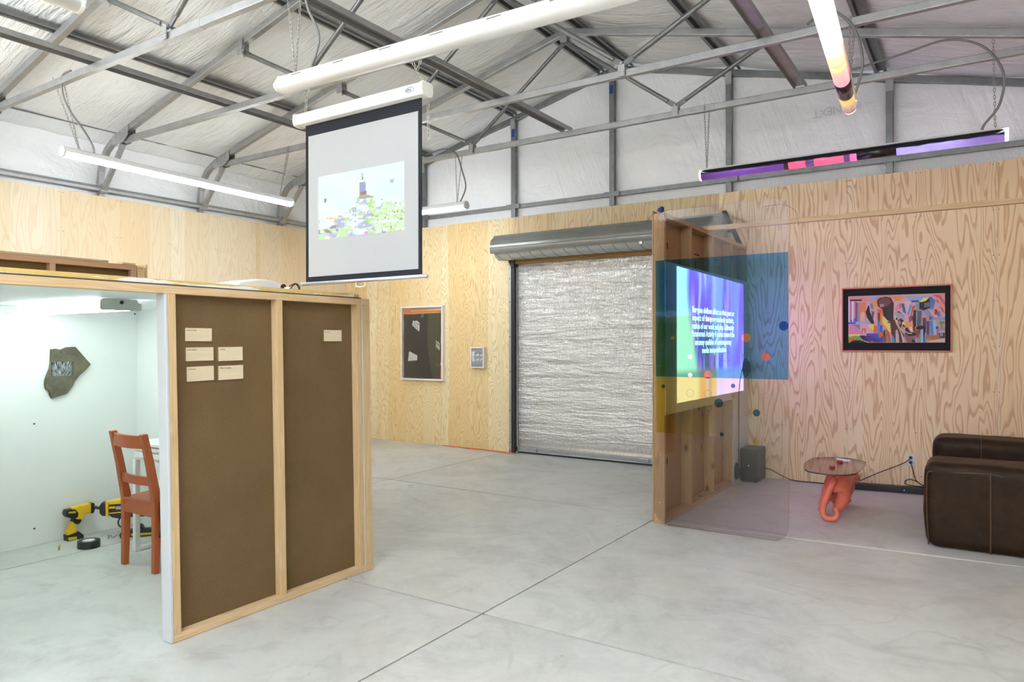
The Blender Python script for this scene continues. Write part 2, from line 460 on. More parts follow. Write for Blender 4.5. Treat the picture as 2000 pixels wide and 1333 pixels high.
def paint_mesh(name, faces, m, parent, **kw):
    """faces: list of (points, linear colour); one mesh, a colour per face"""
    bm = bmesh.new(); cols = []
    for pts, c in faces:
        vs = [bm.verts.new(p) for p in pts]
        bm.faces.new(vs); cols.append(c)
    bm.faces.ensure_lookup_table()
    me = bpy.data.meshes.new(name); bm.to_mesh(me); bm.free()
    ca = me.color_attributes.new('paint', 'FLOAT_COLOR', 'CORNER')
    for p, c in zip(me.polygons, cols):
        for li in p.loop_indices: ca.data[li].color = (c[0], c[1], c[2], 1)
    o = bpy.data.objects.new(name, me); COL.objects.link(o); me.materials.append(m)
    W = Matrix.Identity(4)
    if parent is not None:
        W = TH[parent]; o.parent = parent; me.transform(W.inverted())
    TH[o] = W
    return o

def text_mesh(name, body, size, M4, m, parent, align='LEFT', space=1.0, width=1.0, depth=.0004, line=1.0, bold=0):
    cu = bpy.data.curves.new(name, 'FONT'); cu.body = body; cu.size = size; cu.align_x = align
    cu.space_character = space; cu.extrude = depth; cu.offset = bold; cu.space_line = line; cu.resolution_u = 3
    tmp = bpy.data.objects.new(name+'_tmp', cu); COL.objects.link(tmp)
    dg = bpy.context.evaluated_depsgraph_get(); dg.update()
    me = bpy.data.meshes.new_from_object(tmp.evaluated_get(dg)); me.name = name
    bpy.data.objects.remove(tmp)
    bpy.data.curves.remove(cu)
    me.transform(Matrix.Diagonal((width, 1, 1, 1))); me.transform(M4)
    me.materials.clear(); me.materials.append(m)
    o = bpy.data.objects.new(name, me); COL.objects.link(o)
    if parent is not None:
        o.parent = parent; me.transform(TH[parent].inverted()); TH[o] = TH[parent]
    return o
def frame(o, u, v):
    """4x4 with local x->u, y->v, z->u x v at origin o"""
    u = Vector(u); v = Vector(v); n = u.cross(v)
    return Matrix(((u.x, v.x, n.x, o[0]), (u.y, v.y, n.y, o[1]), (u.z, v.z, n.z, o[2]), (0, 0, 0, 1)))

# ------------------------------------------------------------------ the hall
XL, XR, YF, YR = -8.09, 0.89, 7.73, -3.6
XC, ZR, SL = -3.6, 4.67, .243          # ridge line, rafter centre height at the ridge, slope
HP = 3.05                              # top of the plywood
HC = 3.60                              # bottom chord height
def zr(x): return ZR - SL*abs(x-XC)

b = MB()
xs = [-8.103, -5.145, -2.187, .92]; ys = [-3.7, -1.9, .58, 3.05, 5.522, 7.80]
for i in range(3):
    for j in range(5):
        b.box(xs[i]+.005, xs[i+1]-.005, ys[j]+.0075, ys[j+1]-.0075, -.10, 0)
b.box(-8.2, 1.0, -3.75, 7.9, -.11, -.007, 1)
floor = struct(b.build('floor', [CONC, JOINT]))

# left wall: plywood sheets with real gaps, insulation above them
b = MB(); y = 3.68-1.219*6
while y < YF:
    b.box(XL-.012, XL, max(y+.001, YR), min(y+1.218, YF), 0, HP); y += 1.219
wl = struct(b.build('wall_left', PLY_L))
def sheet_grid(nu, nv, fn):
    b = MB(); V = [[b.bm.verts.new(fn(i/nu, j/nv)) for j in range(nv+1)] for i in range(nu+1)]
    for i in range(nu):
        for j in range(nv):
            f = b.bm.faces.new((V[i][j], V[i+1][j], V[i+1][j+1], V[i][j+1])); f.smooth = True
    return b
def nz(x, y, z=0): return noise.noise(Vector((x, y, z)))
TR = [2.9-1.21*3, 2.9-1.21*2, 1.69, 2.9, 4.11, 5.32, 6.53]
def side_pt(u, v):
    y = YR+(7.80-YR)*u; z = 2.95+(3.72-2.95)*v
    ph = ((y-2.9)/1.21) % 1
    bul = .045*math.sin(PI*ph)*math.sin(PI*min(1, v*1.1)) + .02*nz(y*4, z*7) + .012*nz(y*11+z*9, z*14, 4)
    x = XL-.10+bul
    if v > .75: x += (v-.75)*.5*.35
    return (x, y, z)
sheet_grid(200, 20, side_pt).build('insulation_lining', VIN_S, wl, fix=False)
wr = struct(MB().box(XR, XR+.012, YR, YF, 0, HP).build('wall_right', PLY_L))
MB().box(XR+.10, XR+.12, YR, 7.8, 2.95, 3.8).build('insulation_lining', VIN_S, wr)
wrr = struct(MB().box(XL-.1, XR+.1, YR-.02, YR, 0, HP).build('wall_rear', PLY_L))
b = MB(); b.poly([(XL-.15, YR-.03, HP), (XR+.15, YR-.03, HP), (XR+.15, YR-.03, 3.7), (XC, YR-.03, 4.8), (XL-.15, YR-.03, 3.7)])
b.build('insulation_lining', VIN_G, wrr)

# far gable wall: sheets left of the door, above it, right of it
DX0, DX1, DZ = -5.03, -2.36, 2.50
b = MB()
def gsheet(x0, x1, z0, mi): b.box(x0+.001, x1-.001, YF, YF+.012, z0, HP, mi)
gsheet(XL, -7.448, 0, 0); gsheet(-7.448, -6.229, 0, 0); gsheet(-6.229, DX0, 0, 0)
gsheet(DX0, -3.815, DZ, 1); gsheet(-3.815, -3.519, DZ, 1); gsheet(-3.519, DX1, DZ, 1)
gsheet(DX1, -1.081, 0, 2); gsheet(-1.081, .138, 0, 2); gsheet(.138, XR, 0, 2)
wf = struct(b.build('wall_far', [PLY_G, PLY_D, PLY_R]))
GST = [-8.16, -6.56, -5.04, -3.64, -2.255, -.71, .96]
def gable_pt(u, v):
    x = -8.22+(9.24)*u; top = zr(x)+.02
    z = 2.9+(top-2.9)*v
    k = max(i for i in range(len(GST)-1) if GST[i] <= max(x, GST[0]))
    ph = min(1, max(0, (x-GST[k])/(GST[k+1]-GST[k])))
    # squeezed flat behind the studs and the girt at 3.19, billowing between them
    bil = math.sin(PI*ph)**.6*(min(1, abs(z-3.17)/.35))**.7
    w = .05*bil + .012*nz(x*9+z*3, z*2.0, 2)*bil + .014*nz(x*3, z*3, 7)
    return (x, YF+.085-w, z)
sheet_grid(230, 46, gable_pt).build('insulation_lining', VIN_G, wf, fix=False)
text_mesh('pencil_writing', '1ST NEXT', .115, frame((-.945, YF-.004, 3.80), (-1, 0, -.06), (.06, 0, -1)), plain('pencil_grey', (.60, .61, .63), .6), wf, width=.90)

# roof lining sagging between the purlins
PUR = [-7.93, -6.42, -5.02, -3.78]
PURS = PUR + [2*XC-p for p in PUR[::-1]]
def roof_fn(lo, hi):
    def fn(u, v):
        x = lo+(hi-lo)*u; y = YR+(7.82-YR)*v
        kn = sorted([lo, hi]+[p for p in PURS if lo < p < hi])
        k = max(i for i in range(len(kn)-1) if kn[i] <= x+1e-9)
        ph = (x-kn[k])/(kn[k+1]-kn[k])
        sag = .045*math.sin(PI*ph)*(1+.5*nz(x*.7, y*.9, 3)) + .012*nz(x*2.2, y*5, 8) + .006*nz(x*4, y*16, 5)
        return (x, y, zr(x)+.105-sag)
    return fn
b1 = sheet_grid(70, 190, roof_fn(-8.2, XC))
ceil_ = struct(b1.build('ceiling', VIN_R, fix=False))
b2 = sheet_grid(70, 190, roof_fn(XC, 1.0))
b2.build('right_slope_lining', VIN_R, ceil_, fix=False)

# ------------------------------------------------------------------ steel frame
def knee_path(y, side=1):
    L = [(-8.135, 2.92), (-8.135, 3.20), (-8.12, 3.33), (-8.07, 3.45), (-7.99, 3.545), (-7.88, 3.61), (-7.74, 3.655), (-7.55, zr(-7.55)), (-5.6, zr(-5.6)), (-4.4, zr(-4.4)), (XC-.02, ZR-.005)]
    return [((x if side > 0 else 2*XC-x), y, z) for x, z in L]
def sq(a, bb): return [(-a/2, -bb/2), (a/2, -bb/2), (a/2, bb/2), (-a/2, bb/2)]
def plate(b, c, u, v, n, pu, pv, t=.006, bolts=((.3, .3), (-.3, .3), (.3, -.3), (-.3, -.3))):
    c = Vector(c); u = Vector(u).normalized(); v = Vector(v).normalized(); n = Vector(n).normalized()
    b.prism([(-pu/2, -pv/2), (pu/2, -pv/2), (pu/2, pv/2), (-pu/2, pv/2)], c, u, v, t)
    for i, j in bolts:
        p = c+u*pu*i+v*pv*j
        b.cyl(p, p+u.cross(v).normalized()*(t+.005), .006, 8)
NODES = [-4.80, -2.40]; RN = [-5.62, -1.58]; AP = (XC, ZR-.10)
def truss(y, label, right_nodes=True):
    t = thing('roof_truss', label, 'truss', (XC, y, HC), group='roof trusses of the hall')
    for sd, nm in ((1, 'left'), (-1, 'right')):
        MB().sweep(knee_path(y, sd), sq(.057, .064), side=(0, 1, 0)).build('rafter', STEEL, t, bevel=.006)
    b = MB(); b.bar((-7.64, y, HC), (.44, y, HC), .05, .058); c = b.build('bottom_chord', STEEL, t, bevel=.006)
    for x in (-2.25, -4.62): MB().bar((x, y, HC), (x+.22, y, HC), .054, .062).build('splice_sleeve', STEEL, c, bevel=.004)
    segs = [((RN[0], zr(RN[0])-.09), (NODES[0], HC+.075)), ((NODES[0], HC+.075), AP), (AP, (NODES[1], HC+.075)), ((NODES[1], HC+.075), (RN[1], zr(RN[1])-.09))]
    for k, ((x0, z0), (x1, z1)) in enumerate(segs):
        p = Vector((x0, y, z0)); q = Vector((x1, y, z1)); d = (q-p).normalized()
        w = MB(); w.tube([p+d*.10, q-d*.10], .021, 10)
        for e, s2 in ((p, 1), (q, -1)):    # flattened, bolted ends
            w.bar(e+d*s2*.012, e+d*s2*.115, .016, .046, up=(d.z, 0, -d.x) if abs(d.z) < .99 else (1, 0, 0))
        w.build('web_member', STEELD, t, bevel=.003)
    for x in NODES:
        g = MB()
        plate(g, (x, y-.036, HC+.02), (1, 0, 0), (0, 0, 1), (0, -1, 0), .060, .095, .006, ((.3, -.1), (-.3, -.1), (.3, -.35), (-.3, -.35)))
        plate(g, (x, y+.030, HC+.02), (1, 0, 0), (0, 0, 1), (0, -1, 0), .060, .095)
        g.cyl((x, y-.05, HC+.075), (x, y+.05, HC+.075), .011, 10)
        g.build('gusset_bracket', ZINC, t)
    for x in RN + [XC]:
        zz = zr(x)-.05; g = MB()
        plate(g, (x, y-.038, zz), (1, 0, 0), (0, 0, 1), (0, -1, 0), .075, .14, .006, ((.3, .3), (-.3, .3), (.3, .1), (-.3, .1)))
        plate(g, (x, y+.032, zz), (1, 0, 0), (0, 0, 1), (0, -1, 0), .075, .14)
        g.cyl((x, y-.05, zz-.045), (x, y+.05, zz-.045), .011, 10)
        g.build('gusset_bracket', ZINC, t)
    for sd in (1, -1):
        k = MB(); mx = lambda x: x if sd > 0 else 2*XC-x
        pts = [(-7.80, 3.565), (-7.60, 3.565), (-7.50, 3.63), (-7.50, 3.735), (-7.80, 3.66)]
        k.prism([(mx(x), z) for x, z in pts], (0, y-.038, 0), (1, 0, 0), (0, 0, 1), .006)
        k.prism([(mx(x), z) for x, z in pts], (0, y+.044, 0), (1, 0, 0), (0, 0, 1), .006)
        for i in range(3):
            for j in range(3):
                p = (mx(-7.72+i*.07), y-.044, 3.60+j*.032+i*.012); k.cyl(p, (p[0], y-.050, p[2]), .006, 8)
        k.build('knee_plate', ZINC, t)
        br = MB(); br.bar((mx(-8.06), y, 3.12), (mx(-7.66), y, 3.57), .045, .045, up=(0, 1, 0))
        br.cyl((mx(-8.07), y-.04, 3.11), (mx(-8.07), y+.04, 3.11), .03, 12)
        br.build('knee_brace', STEEL, t, bevel=.004)
    return t
truss(2.90, 'nearest galvanised roof truss, crossing the upper left corner of the picture')
truss(4.11, 'second galvanised roof truss, passing behind the white lamp above the projection screen')
truss(5.32, 'third galvanised roof truss, its chord passing just right of the hanging projection screen')
truss(6.53, 'galvanised roof truss nearest the far wall, carrying the purple gelled tube lamp')
gf = thing('gable_frame', 'galvanised end frame of rafters and studs against the far wall lining', 'steel frame', (XC, YF+.04, HP))
for sd in (1, -1):
    MB().sweep([(x, YF+.045, z+.01) for x, yy, z in knee_path(0, sd)], sq(.06, .07), side=(0, 1, 0)).build('rafter', STEELD, gf, bevel=.006)
for x in GST[1:-1]:
    s = MB(); s.box(x-.032, x+.032, YF+.0, YF+.06, HP+.002, zr(x)-.015)
    st = s.build('stud', STEELD, gf, bevel=.005)
    p = MB(); plate(p, (x, YF-.002, zr(x)-.06), (1, 0, 0), (0, 0, 1), (0, -1, 0), .068, .13)
    p.build('bracket', ZINC, st)
g = MB(); xs = [XL-.05]+GST[1:-1]+[XR+.05]
for i in range(len(xs)-1):
    g.box(xs[i]+.05, xs[i+1]-.05, YF+.012, YF+.06, 3.165, 3.215)
    if i: g.box(xs[i]-.10, xs[i]+.10, YF-.006, YF-.001, 3.16, 3.22)
g.build('girt', STEELD, gf, bevel=.004)
gl = MB()
for z0 in (3.135,):
    gl.sweep([(XL-.02, YR, z0), (XL-.02, YF+.02, z0)], [(-.02, -.035), (.028, -.028), (.034, .0), (.028, .028), (-.02, .035)], side=(1, 0, 0))
tag(gl.build('wall_girt', STEEL), 'long galvanised girt above the plywood of the left wall', 'girt')
names = ['galvanised eave purlin where the left roof slope meets the wall', 'dark galvanised purlin low on the left roof slope', 'dark galvanised purlin halfway up the left roof slope', 'ridge purlin on the left slope, beside the peak',
         'ridge purlin on the right slope, beside the peak', 'dark galvanised purlin high on the right slope, above the roller door', 'dark galvanised purlin on the right slope, right of the bright gelled tube', None]
hat = [(a, .050-c) for a, c in [(-.055, .045), (-.055, .040), (-.030, .040), (-.022, .0), (.022, .0), (.030, .040), (.055, .040), (.055, .045), (.026, .045), (.018, .006), (-.018, .006), (-.026, .045)]]
for x, lb in zip(PURS, names):
    if lb is None: continue
    z = zr(x)+.036 if abs(x-XC) < 4 else 3.72
    o = MB().sweep([(x, YR, z), (x, YF+.03, z)], hat, side=(1, 0, 0)).build('roof_purlin', STEELD)
    tag(o, lb, 'purlin', 'roof purlins')
cprof = [(-.05, .042), (.05, .042), (.05, .0), (.046, .0), (.046, .038), (-.046, .038), (-.046, .0), (-.05, .0)]
for x, lb in ((-5.83, 'galvanised bridging channel lying on the truss chords, left of the projection screen'), (-3.6, 'bright galvanised bridging channel under the ridge, right of the projection screen'), (-1.29, 'galvanised bridging channel left of the bright gelled tube lamp')):
    o = MB().sweep([(x, YR, HC+.032), (x, 6.53+.06, HC+.032)], cprof, side=(1, 0, 0)).build('bridging_channel', STEEL if x != -3.6 else ZINC)
    tag(o, lb, 'channel', 'bridging channels on the trusses')
BT = plain('blue_masking_tape', lin(28, 72, 160), .6)
for x, z, lb in ((-3.645, 4.435, 'blue tape strip on the gable stud under the ridge'), (-5.035, 4.14, 'blue tape strip on the gable stud right of the projection screen')):
    tag(MB().box(x-.022, x+.022, YF-.003, YF+.0, z-.05, z+.05).build('masking_tape', BT), lb, 'tape', 'blue tape strips')

# ------------------------------------------------------------------ lamps
def chain_mesh(b, p, q, pitch=.026, r=.0022):
    p = Vector(p); q = Vector(q); d = q-p; n = max(2, int(d.length/pitch)); t = d.normalized()
    a = t.cross(Vector((0, 1, 0)) if abs(t.y) < .9 else Vector((1, 0, 0))).normalized(); c = t.cross(a)
    for i in range(n):
        m = p+d*((i+.5)/n); s = a if i % 2 else c
        b.torus(m, t, s, pitch*.66, pitch*.27, r, 8, 4)
def smooth_path(pts, n=6):
    P = [Vector(p) for p in pts]; out = []
    for i in range(len(P)-1):
        p0 = P[max(i-1, 0)]; p1 = P[i]; p2 = P[i+1]; p3 = P[min(i+2, len(P)-1)]
        for k in range(n):
            t = k/n
            out.append(.5*((2*p1)+(p2-p0)*t+(2*p0-5*p1+4*p2-p3)*t*t+(3*p1-p0-3*p2+p3)*t**3))
    out.append(P[-1]); return out
def strip(name, label, p, q, lens, chains, cable=None, h=.075, w=.086, flip=1):
    """wrap-around strip lamp from p to q (centre line of the lens), chains: list of (frac, top point list)"""
    P = Vector(p); Q = Vector(q); d = (Q-P).normalized(); L = (Q-P).length
    t = thing(name, label, 'strip lamp', tuple((P+Q)/2), group='strip lamps')
    side = d.cross(Vector((0, 0, 1))).normalized()
    hp = [(-.028, .058), (.028, .058), (.036, .050), (.040, .012), (-.040, .012), (-.036, .050)]
    MB().sweep([P+d*.004, Q-d*.004], hp, side=side).build('housing', WHITEP, t, bevel=.003)
    lp = [(a, c*(w/.11)) for a, c in [(-w/2*.9, .016), (-w/2, .004), (-w/2*.94, -.014), (-w/2*.6, -.030), (0, -.036), (w/2*.6, -.030), (w/2*.94, -.014), (w/2, .004), (w/2*.9, .016)]]
    MB().sweep([P+d*.02, Q-d*.02], lp, side=side, smooth=True).build('lens', lens, t)
    for e, s in ((P, 1), (Q, -1)):
        MB().sweep([e, e+d*s*.02], [(a*1.06, c*1.04) for a, c in ([(-.026, .06), (-.05, .016)]+lp[1:-1]+[(.05, .016), (.026, .06)])], side=side).build('end_cap', WHITEP, t, bevel=.003)
    for fr, tops in chains:
        c = P+(Q-P)*fr+Vector((0, 0, .058)); b = MB()
        for tp in tops: chain_mesh(b, c, tp)
        b.build('hanging_chain', CHAIN, t)
    if cable:
        MB().tube(smooth_path(cable), .008, 8).build('power_conduit', CABLE, t)
    return t
# lit lamp along the left wall
strip('strip_lamp', 'long lit strip lamp hanging in front of the left wall', (-6.41, 2.92, 3.02), (-6.47, 5.36, 2.99), LED,
      [(.06, [(-6.44, 2.87, 3.64), (-6.44, 2.95, 3.64)]), (.93, [(-6.44, 5.29, 3.63), (-6.49, 5.35, 3.63)])],
      [(-6.20, 2.90, 3.66), (-6.30, 2.88, 3.63), (-6.34, 2.9, 3.50), (-6.32, 2.95, 3.36), (-6.30, 3.05, 3.22), (-6.36, 3.15, 3.12), (-6.40, 3.18, 3.06)])
# lit lamp beside the far wall, half behind the screen
strip('strip_lamp', 'short lit end of a strip lamp near the far wall, right of the projection screen', (-6.9, 6.53, 2.985), (-4.885, 6.53, 2.985), LEDC,
      [(.1, [(-6.7, 6.53, 3.63)]), (.93, [(-5.03, 6.50, 3.63), (-4.97, 6.56, 3.63)])],
      [(-5.5, 6.53, 3.66), (-5.2, 6.5, 3.68), (-5.02, 6.5, 3.60), (-4.92, 6.48, 3.40), (-4.88, 6.5, 3.2), (-4.98, 6.53, 3.05)])
# switched-off lamp above the screen
LENSOFF = plain('frosted_lens_off', (.82, .83, .85), .3, var=.02)
beam = strip('strip_lamp', 'long unlit white strip lamp from whose underside the projection screen hangs', (-3.60, 2.9, 3.005), (-1.17, 2.9, 2.965), LENSOFF,
      [(.055, [(-3.50, 2.86, 3.63), (-3.44, 2.93, 3.63)]), (.88, [(-1.50, 2.87, 3.63), (-1.45, 2.94, 3.63)])],
      [(-3.2, 2.9, 3.66), (-3.36, 2.88, 3.62), (-3.36, 2.9, 3.45), (-3.28, 2.92, 3.25), (-3.36, 2.92, 3.06)], w=.115)
SLOT = plain('slot_dark', (.1, .1, .1), .6)
for k in range(7):
    x = -3.46+k*.36; z = 3.044-(x+3.6)*.0165
    MB().box(x, x+.085, 2.8595, 2.862, z, z+.003).build('vent_slot', SLOT, beam)
strip('strip_lamp', 'blunt end of a white strip lamp in the top left corner of the picture', (-3.62, -.75, 3.06), (-3.62, 1.74, 3.05), LENSOFF,
      [(.1, [(-3.62, -.6, 3.61)])])
# lamps dressed with coloured gel sleeves
def gelmat(name, stops, st, axis, p0, p1):
    t = NT(name); pos = t.n('NewGeometry').outputs['Position']; X = t.sep(pos)
    f = t.M('DIVIDE', t.M('SUBTRACT', X[axis], p0), p1-p0, clamp=True)
    c = t.ramp(f, stops)
    n = t.noise(pos, 12, 3)
    c = t.mix(t.M('MULTIPLY', n, .3), c, (0, 0, 0))
    if axis == 0:   # the sleeves are overlapped with black film along their upper half
        e = t.M('ADD', X[2], t.M('MULTIPLY', t.noise(pos, 7, 2), .02))
        c = t.mix(t.sep(t.ramp(t.M('MULTIPLY', t.M('SUBTRACT', e, 2.985), 10), [(.06, 0), (.14, 1)]))[0], c, (.004, .003, .006))
    return t.bsdf(t.mix(.6, c, (0, 0, 0)), .22, 0, None, .5, emit=c, es=st)
def gel_lamp(label, p, q, sleeves, bare, chains, cable, clear=True):
    P = Vector(p); Q = Vector(q); d = (Q-P).normalized()
    t = thing('gelled_tube_lamp', label, 'strip lamp', tuple((P+Q)/2), group='gelled strip lamps')
    side = d.cross(Vector((0, 0, 1))).normalized()
    MB().sweep([P, Q], [(-.045, .047), (.045, .047), (.050, .040), (.046, .036), (-.046, .036), (-.050, .040)], side=side).build('housing', WHITEP, t)
    lp = [(.045*math.cos(2*PI*k/20), .045*math.sin(2*PI*k/20)-.004) for k in range(20)]
    for a, bb, m in bare:
        MB().sweep([P+(Q-P)*a, P+(Q-P)*bb], lp, side=side, smooth=True).build('lens', m, t)
    for a, bb, m, lb in sleeves:
        lq = [(x*1.03, z*1.03) for x, z in lp]
        o = MB().sweep([P+(Q-P)*a, P+(Q-P)*bb], lq, side=side, smooth=True).build('gel_sleeve', m, t)
        o['label'] = lb
    for fr, tops in chains:
        c = P+(Q-P)*fr+Vector((0, 0, .045)); b = MB()
        for tp in tops: chain_mesh(b, c, tp)
        b.build('hanging_chain', CHAIN, t)
    MB().tube(smooth_path(cable), .009, 8).build('power_conduit', CABLE, t)
    return t
RX0, RX1 = -2.165, .195
PUR_G = gelmat('purple_gel', [(0, (.09, .02, .16)), (.4, (.18, .06, .36)), (1, (.16, .05, .30))], .8, 0, RX0, RX0+.75)
PNK_G = gelmat('pink_gel', [(0, (.02, .01, .02)), (.06, (.02, .01, .02)), (.07, (.95, .10, .20)), (.30, (.9, .1, .22)), (.31, (.10, .04, .14)), (.42, (.10, .04, .14)), (.43, (.9, .1, .22)), (.82, (.9, .12, .26)), (.83, (.12, .05, .16)), (.90, (.12, .05, .16)), (.91, (.85, .14, .35)), (1, (.8, .2, .5))], 1.0, 0, RX0+.75, RX0+1.33)
BLK_G = plain('black_gel', (.012, .010, .012), .25)
LAV_G = gelmat('lavender_gel', [(0, (.32, .28, .60)), (.5, (.34, .28, .66)), (.72, (.2, .14, .42)), (1, (.18, .10, .34))], 1.1, 0, RX0+1.62, RX1)
gel_lamp('strip lamp wrapped in purple, pink and black gels, hanging along the far wall', (RX0, 6.53, 2.985), (RX1, 6.53, 2.99),
         [(.005, .318, PUR_G, 'purple gel sleeve'), (.318, .562, PNK_G, 'hot pink gel sleeve with dark bands'), (.562, .685, BLK_G, 'black gel sleeve'), (.685, .990, LAV_G, 'lavender gel sleeve')],
         [(0, .005, LED), (.990, .999, LED)],
         [(.025, [(-2.12, 6.50, 3.63), (-2.09, 6.56, 3.63)]), (.965, [(.10, 6.53, 3.72)])],
         [(-1.15, 6.53, 3.72), (-.9, 6.53, 3.70), (-.5, 6.5, 3.74), (-.2, 6.5, 3.78), (.03, 6.5, 3.68), (.16, 6.48, 3.45), (.14, 6.5, 3.22), (.04, 6.52, 3.08), (.03, 6.53, 3.03)])
GY0, GY1 = 2.92, 5.36
OR_G = gelmat('orange_gel', [(0, (1, .75, .35)), (.3, (.95, .42, .28)), (.42, (.75, .6, .2)), (.5, (.95, .35, .28)), (1, (.9, .22, .28))], 1.35, 1, 4.28, 4.80)
DK_G = gelmat('dark_brown_gel', [(0, (.03, .012, .02)), (1, (.015, .008, .012))], .5, 1, 4.78, 5.05)
YE_G = gelmat('yellow_gel', [(0, (.55, .36, .2)), (.3, (.68, .5, .12)), (.55, (.45, .3, .22)), (1, (.22, .11, .12))], 1.0, 1, 5.03, 5.36)
gel_lamp('bright bare strip lamp at top right, its far end in orange and black gels', (-.585, GY0, 3.07), (-.735, GY1, 3.04),
         [(.56, .765, OR_G, 'orange and salmon gel sleeve'), (.765, .875, DK_G, 'nearly black gel sleeve'), (.875, .995, YE_G, 'mottled yellow and mauve gel sleeve')],
         [(0, .56, LEDG), (.995, .998, LEDG)],
         [(.97, [(-.72, 5.29, 3.63), (-.70, 5.35, 3.63)])],
         [(-1.0, 5.32, 3.66), (-.85, 5.28, 3.70), (-.70, 5.26, 3.55), (-.64, 5.25, 3.30), (-.69, 5.28, 3.10)])

# ------------------------------------------------------------------ projection screen hanging from the unlit lamp
SY = 2.9
t = thing('projection_screen', 'pull-down projection screen showing a mossy hill with a tower', 'projection screen', (-2.92, SY, 2.77))
hs = [(-.030, .036), (.030, .036), (.040, .026), (.042, -.010), (.034, -.030), (.006, -.036), (-.006, -.036), (-.034, -.030), (-.042, -.010), (-.040, .026)]
cs = MB().sweep([(-3.42, SY, 2.765), (-2.45, SY, 2.765)], hs, side=(0, 1, 0)).build('screen_case', WHITEP, t, bevel=.003)
LOGO = plain('logo_blue', lin(60, 70, 140), .5)
lg = MB(); lg.torus((-2.515, SY-.0435, 2.768), (1, 0, 0), (0, 0, 1), .030, .0125, .0013, 24, 4); lg.build('oval_logo', LOGO, cs)
text_mesh('logo_lettering', 'elite', .021, frame((-2.537, SY-.0445, 2.762), (1, 0, 0), (0, 0, 1)), LOGO, cs, width=.95)
for x0, x1 in ((-3.44, -3.42), (-2.45, -2.425)):
    MB().sweep([(x0, SY, 2.765), (x1, SY, 2.765)], [(a*1.12, c*1.12) for a, c in hs], side=(0, 1, 0)).build('end_cap', plain('screen_end_cap_grey', (.70, .71, .66), .4), t, bevel=.004)
SF = plain('screen_fabric_grey', (.36, .368, .38), .7, var=.02)
SB = plain('screen_border_black', (.018, .020, .027), .75, spec=.15)
fx0, fx1, fz0, fz1 = -3.372, -2.467, 1.79, 2.74
bx0, bx1, bz0, bz1 = -3.347, -2.490, 1.822, 2.662
fb = MB().box(fx0, fx1, SY-.002, SY+.002, fz0, fz1).build('screen_cloth', SB, t); fb['label'] = 'black border of the screen cloth'
MB().box(bx0, bx1, SY-.0032, SY-.0021, bz0, bz1).build('viewing_surface', SF, fb)
bar = MB(); bar.cyl((-3.40, SY, 1.782), (-2.445, SY, 1.782), .011, 12)
for x in (-3.405, -2.44): bar.lathe((x, SY, 1.782), (1, 0, 0), [(0, -.012), (.009, -.010), (.014, 0), (.009, .010), (0, .012)], 12)
bar.build('bottom_bar', plain('bar_aluminium', (.55, .56, .6), .35, .6), t)
MB().tube(smooth_path([(-2.955, SY, 1.775), (-2.955, SY, 1.752), (-2.92, SY, 1.744), (-2.885, SY, 1.752), (-2.885, SY, 1.775)]), .004, 8).build('pull_handle', plain('handle_clear', (.75, .72, .65), .3), t)
for x, xt, zt in ((-3.375, -3.37, 2.955), (-2.44, -2.50, 2.935)):
    b = MB(); chain_mesh(b, (x, SY, 2.80), (xt, SY, zt-.06)); chain_mesh(b, (xt, SY, zt-.06), (xt-.03, SY, zt)); chain_mesh(b, (xt, SY, zt-.06), (xt+.03, SY, zt))
    chain_mesh(b, (x, SY+.02, 2.73), (x, SY+.02, 2.50 if x > -3 else 2.28)); b.build('hanging_chain', CHAIN, t)
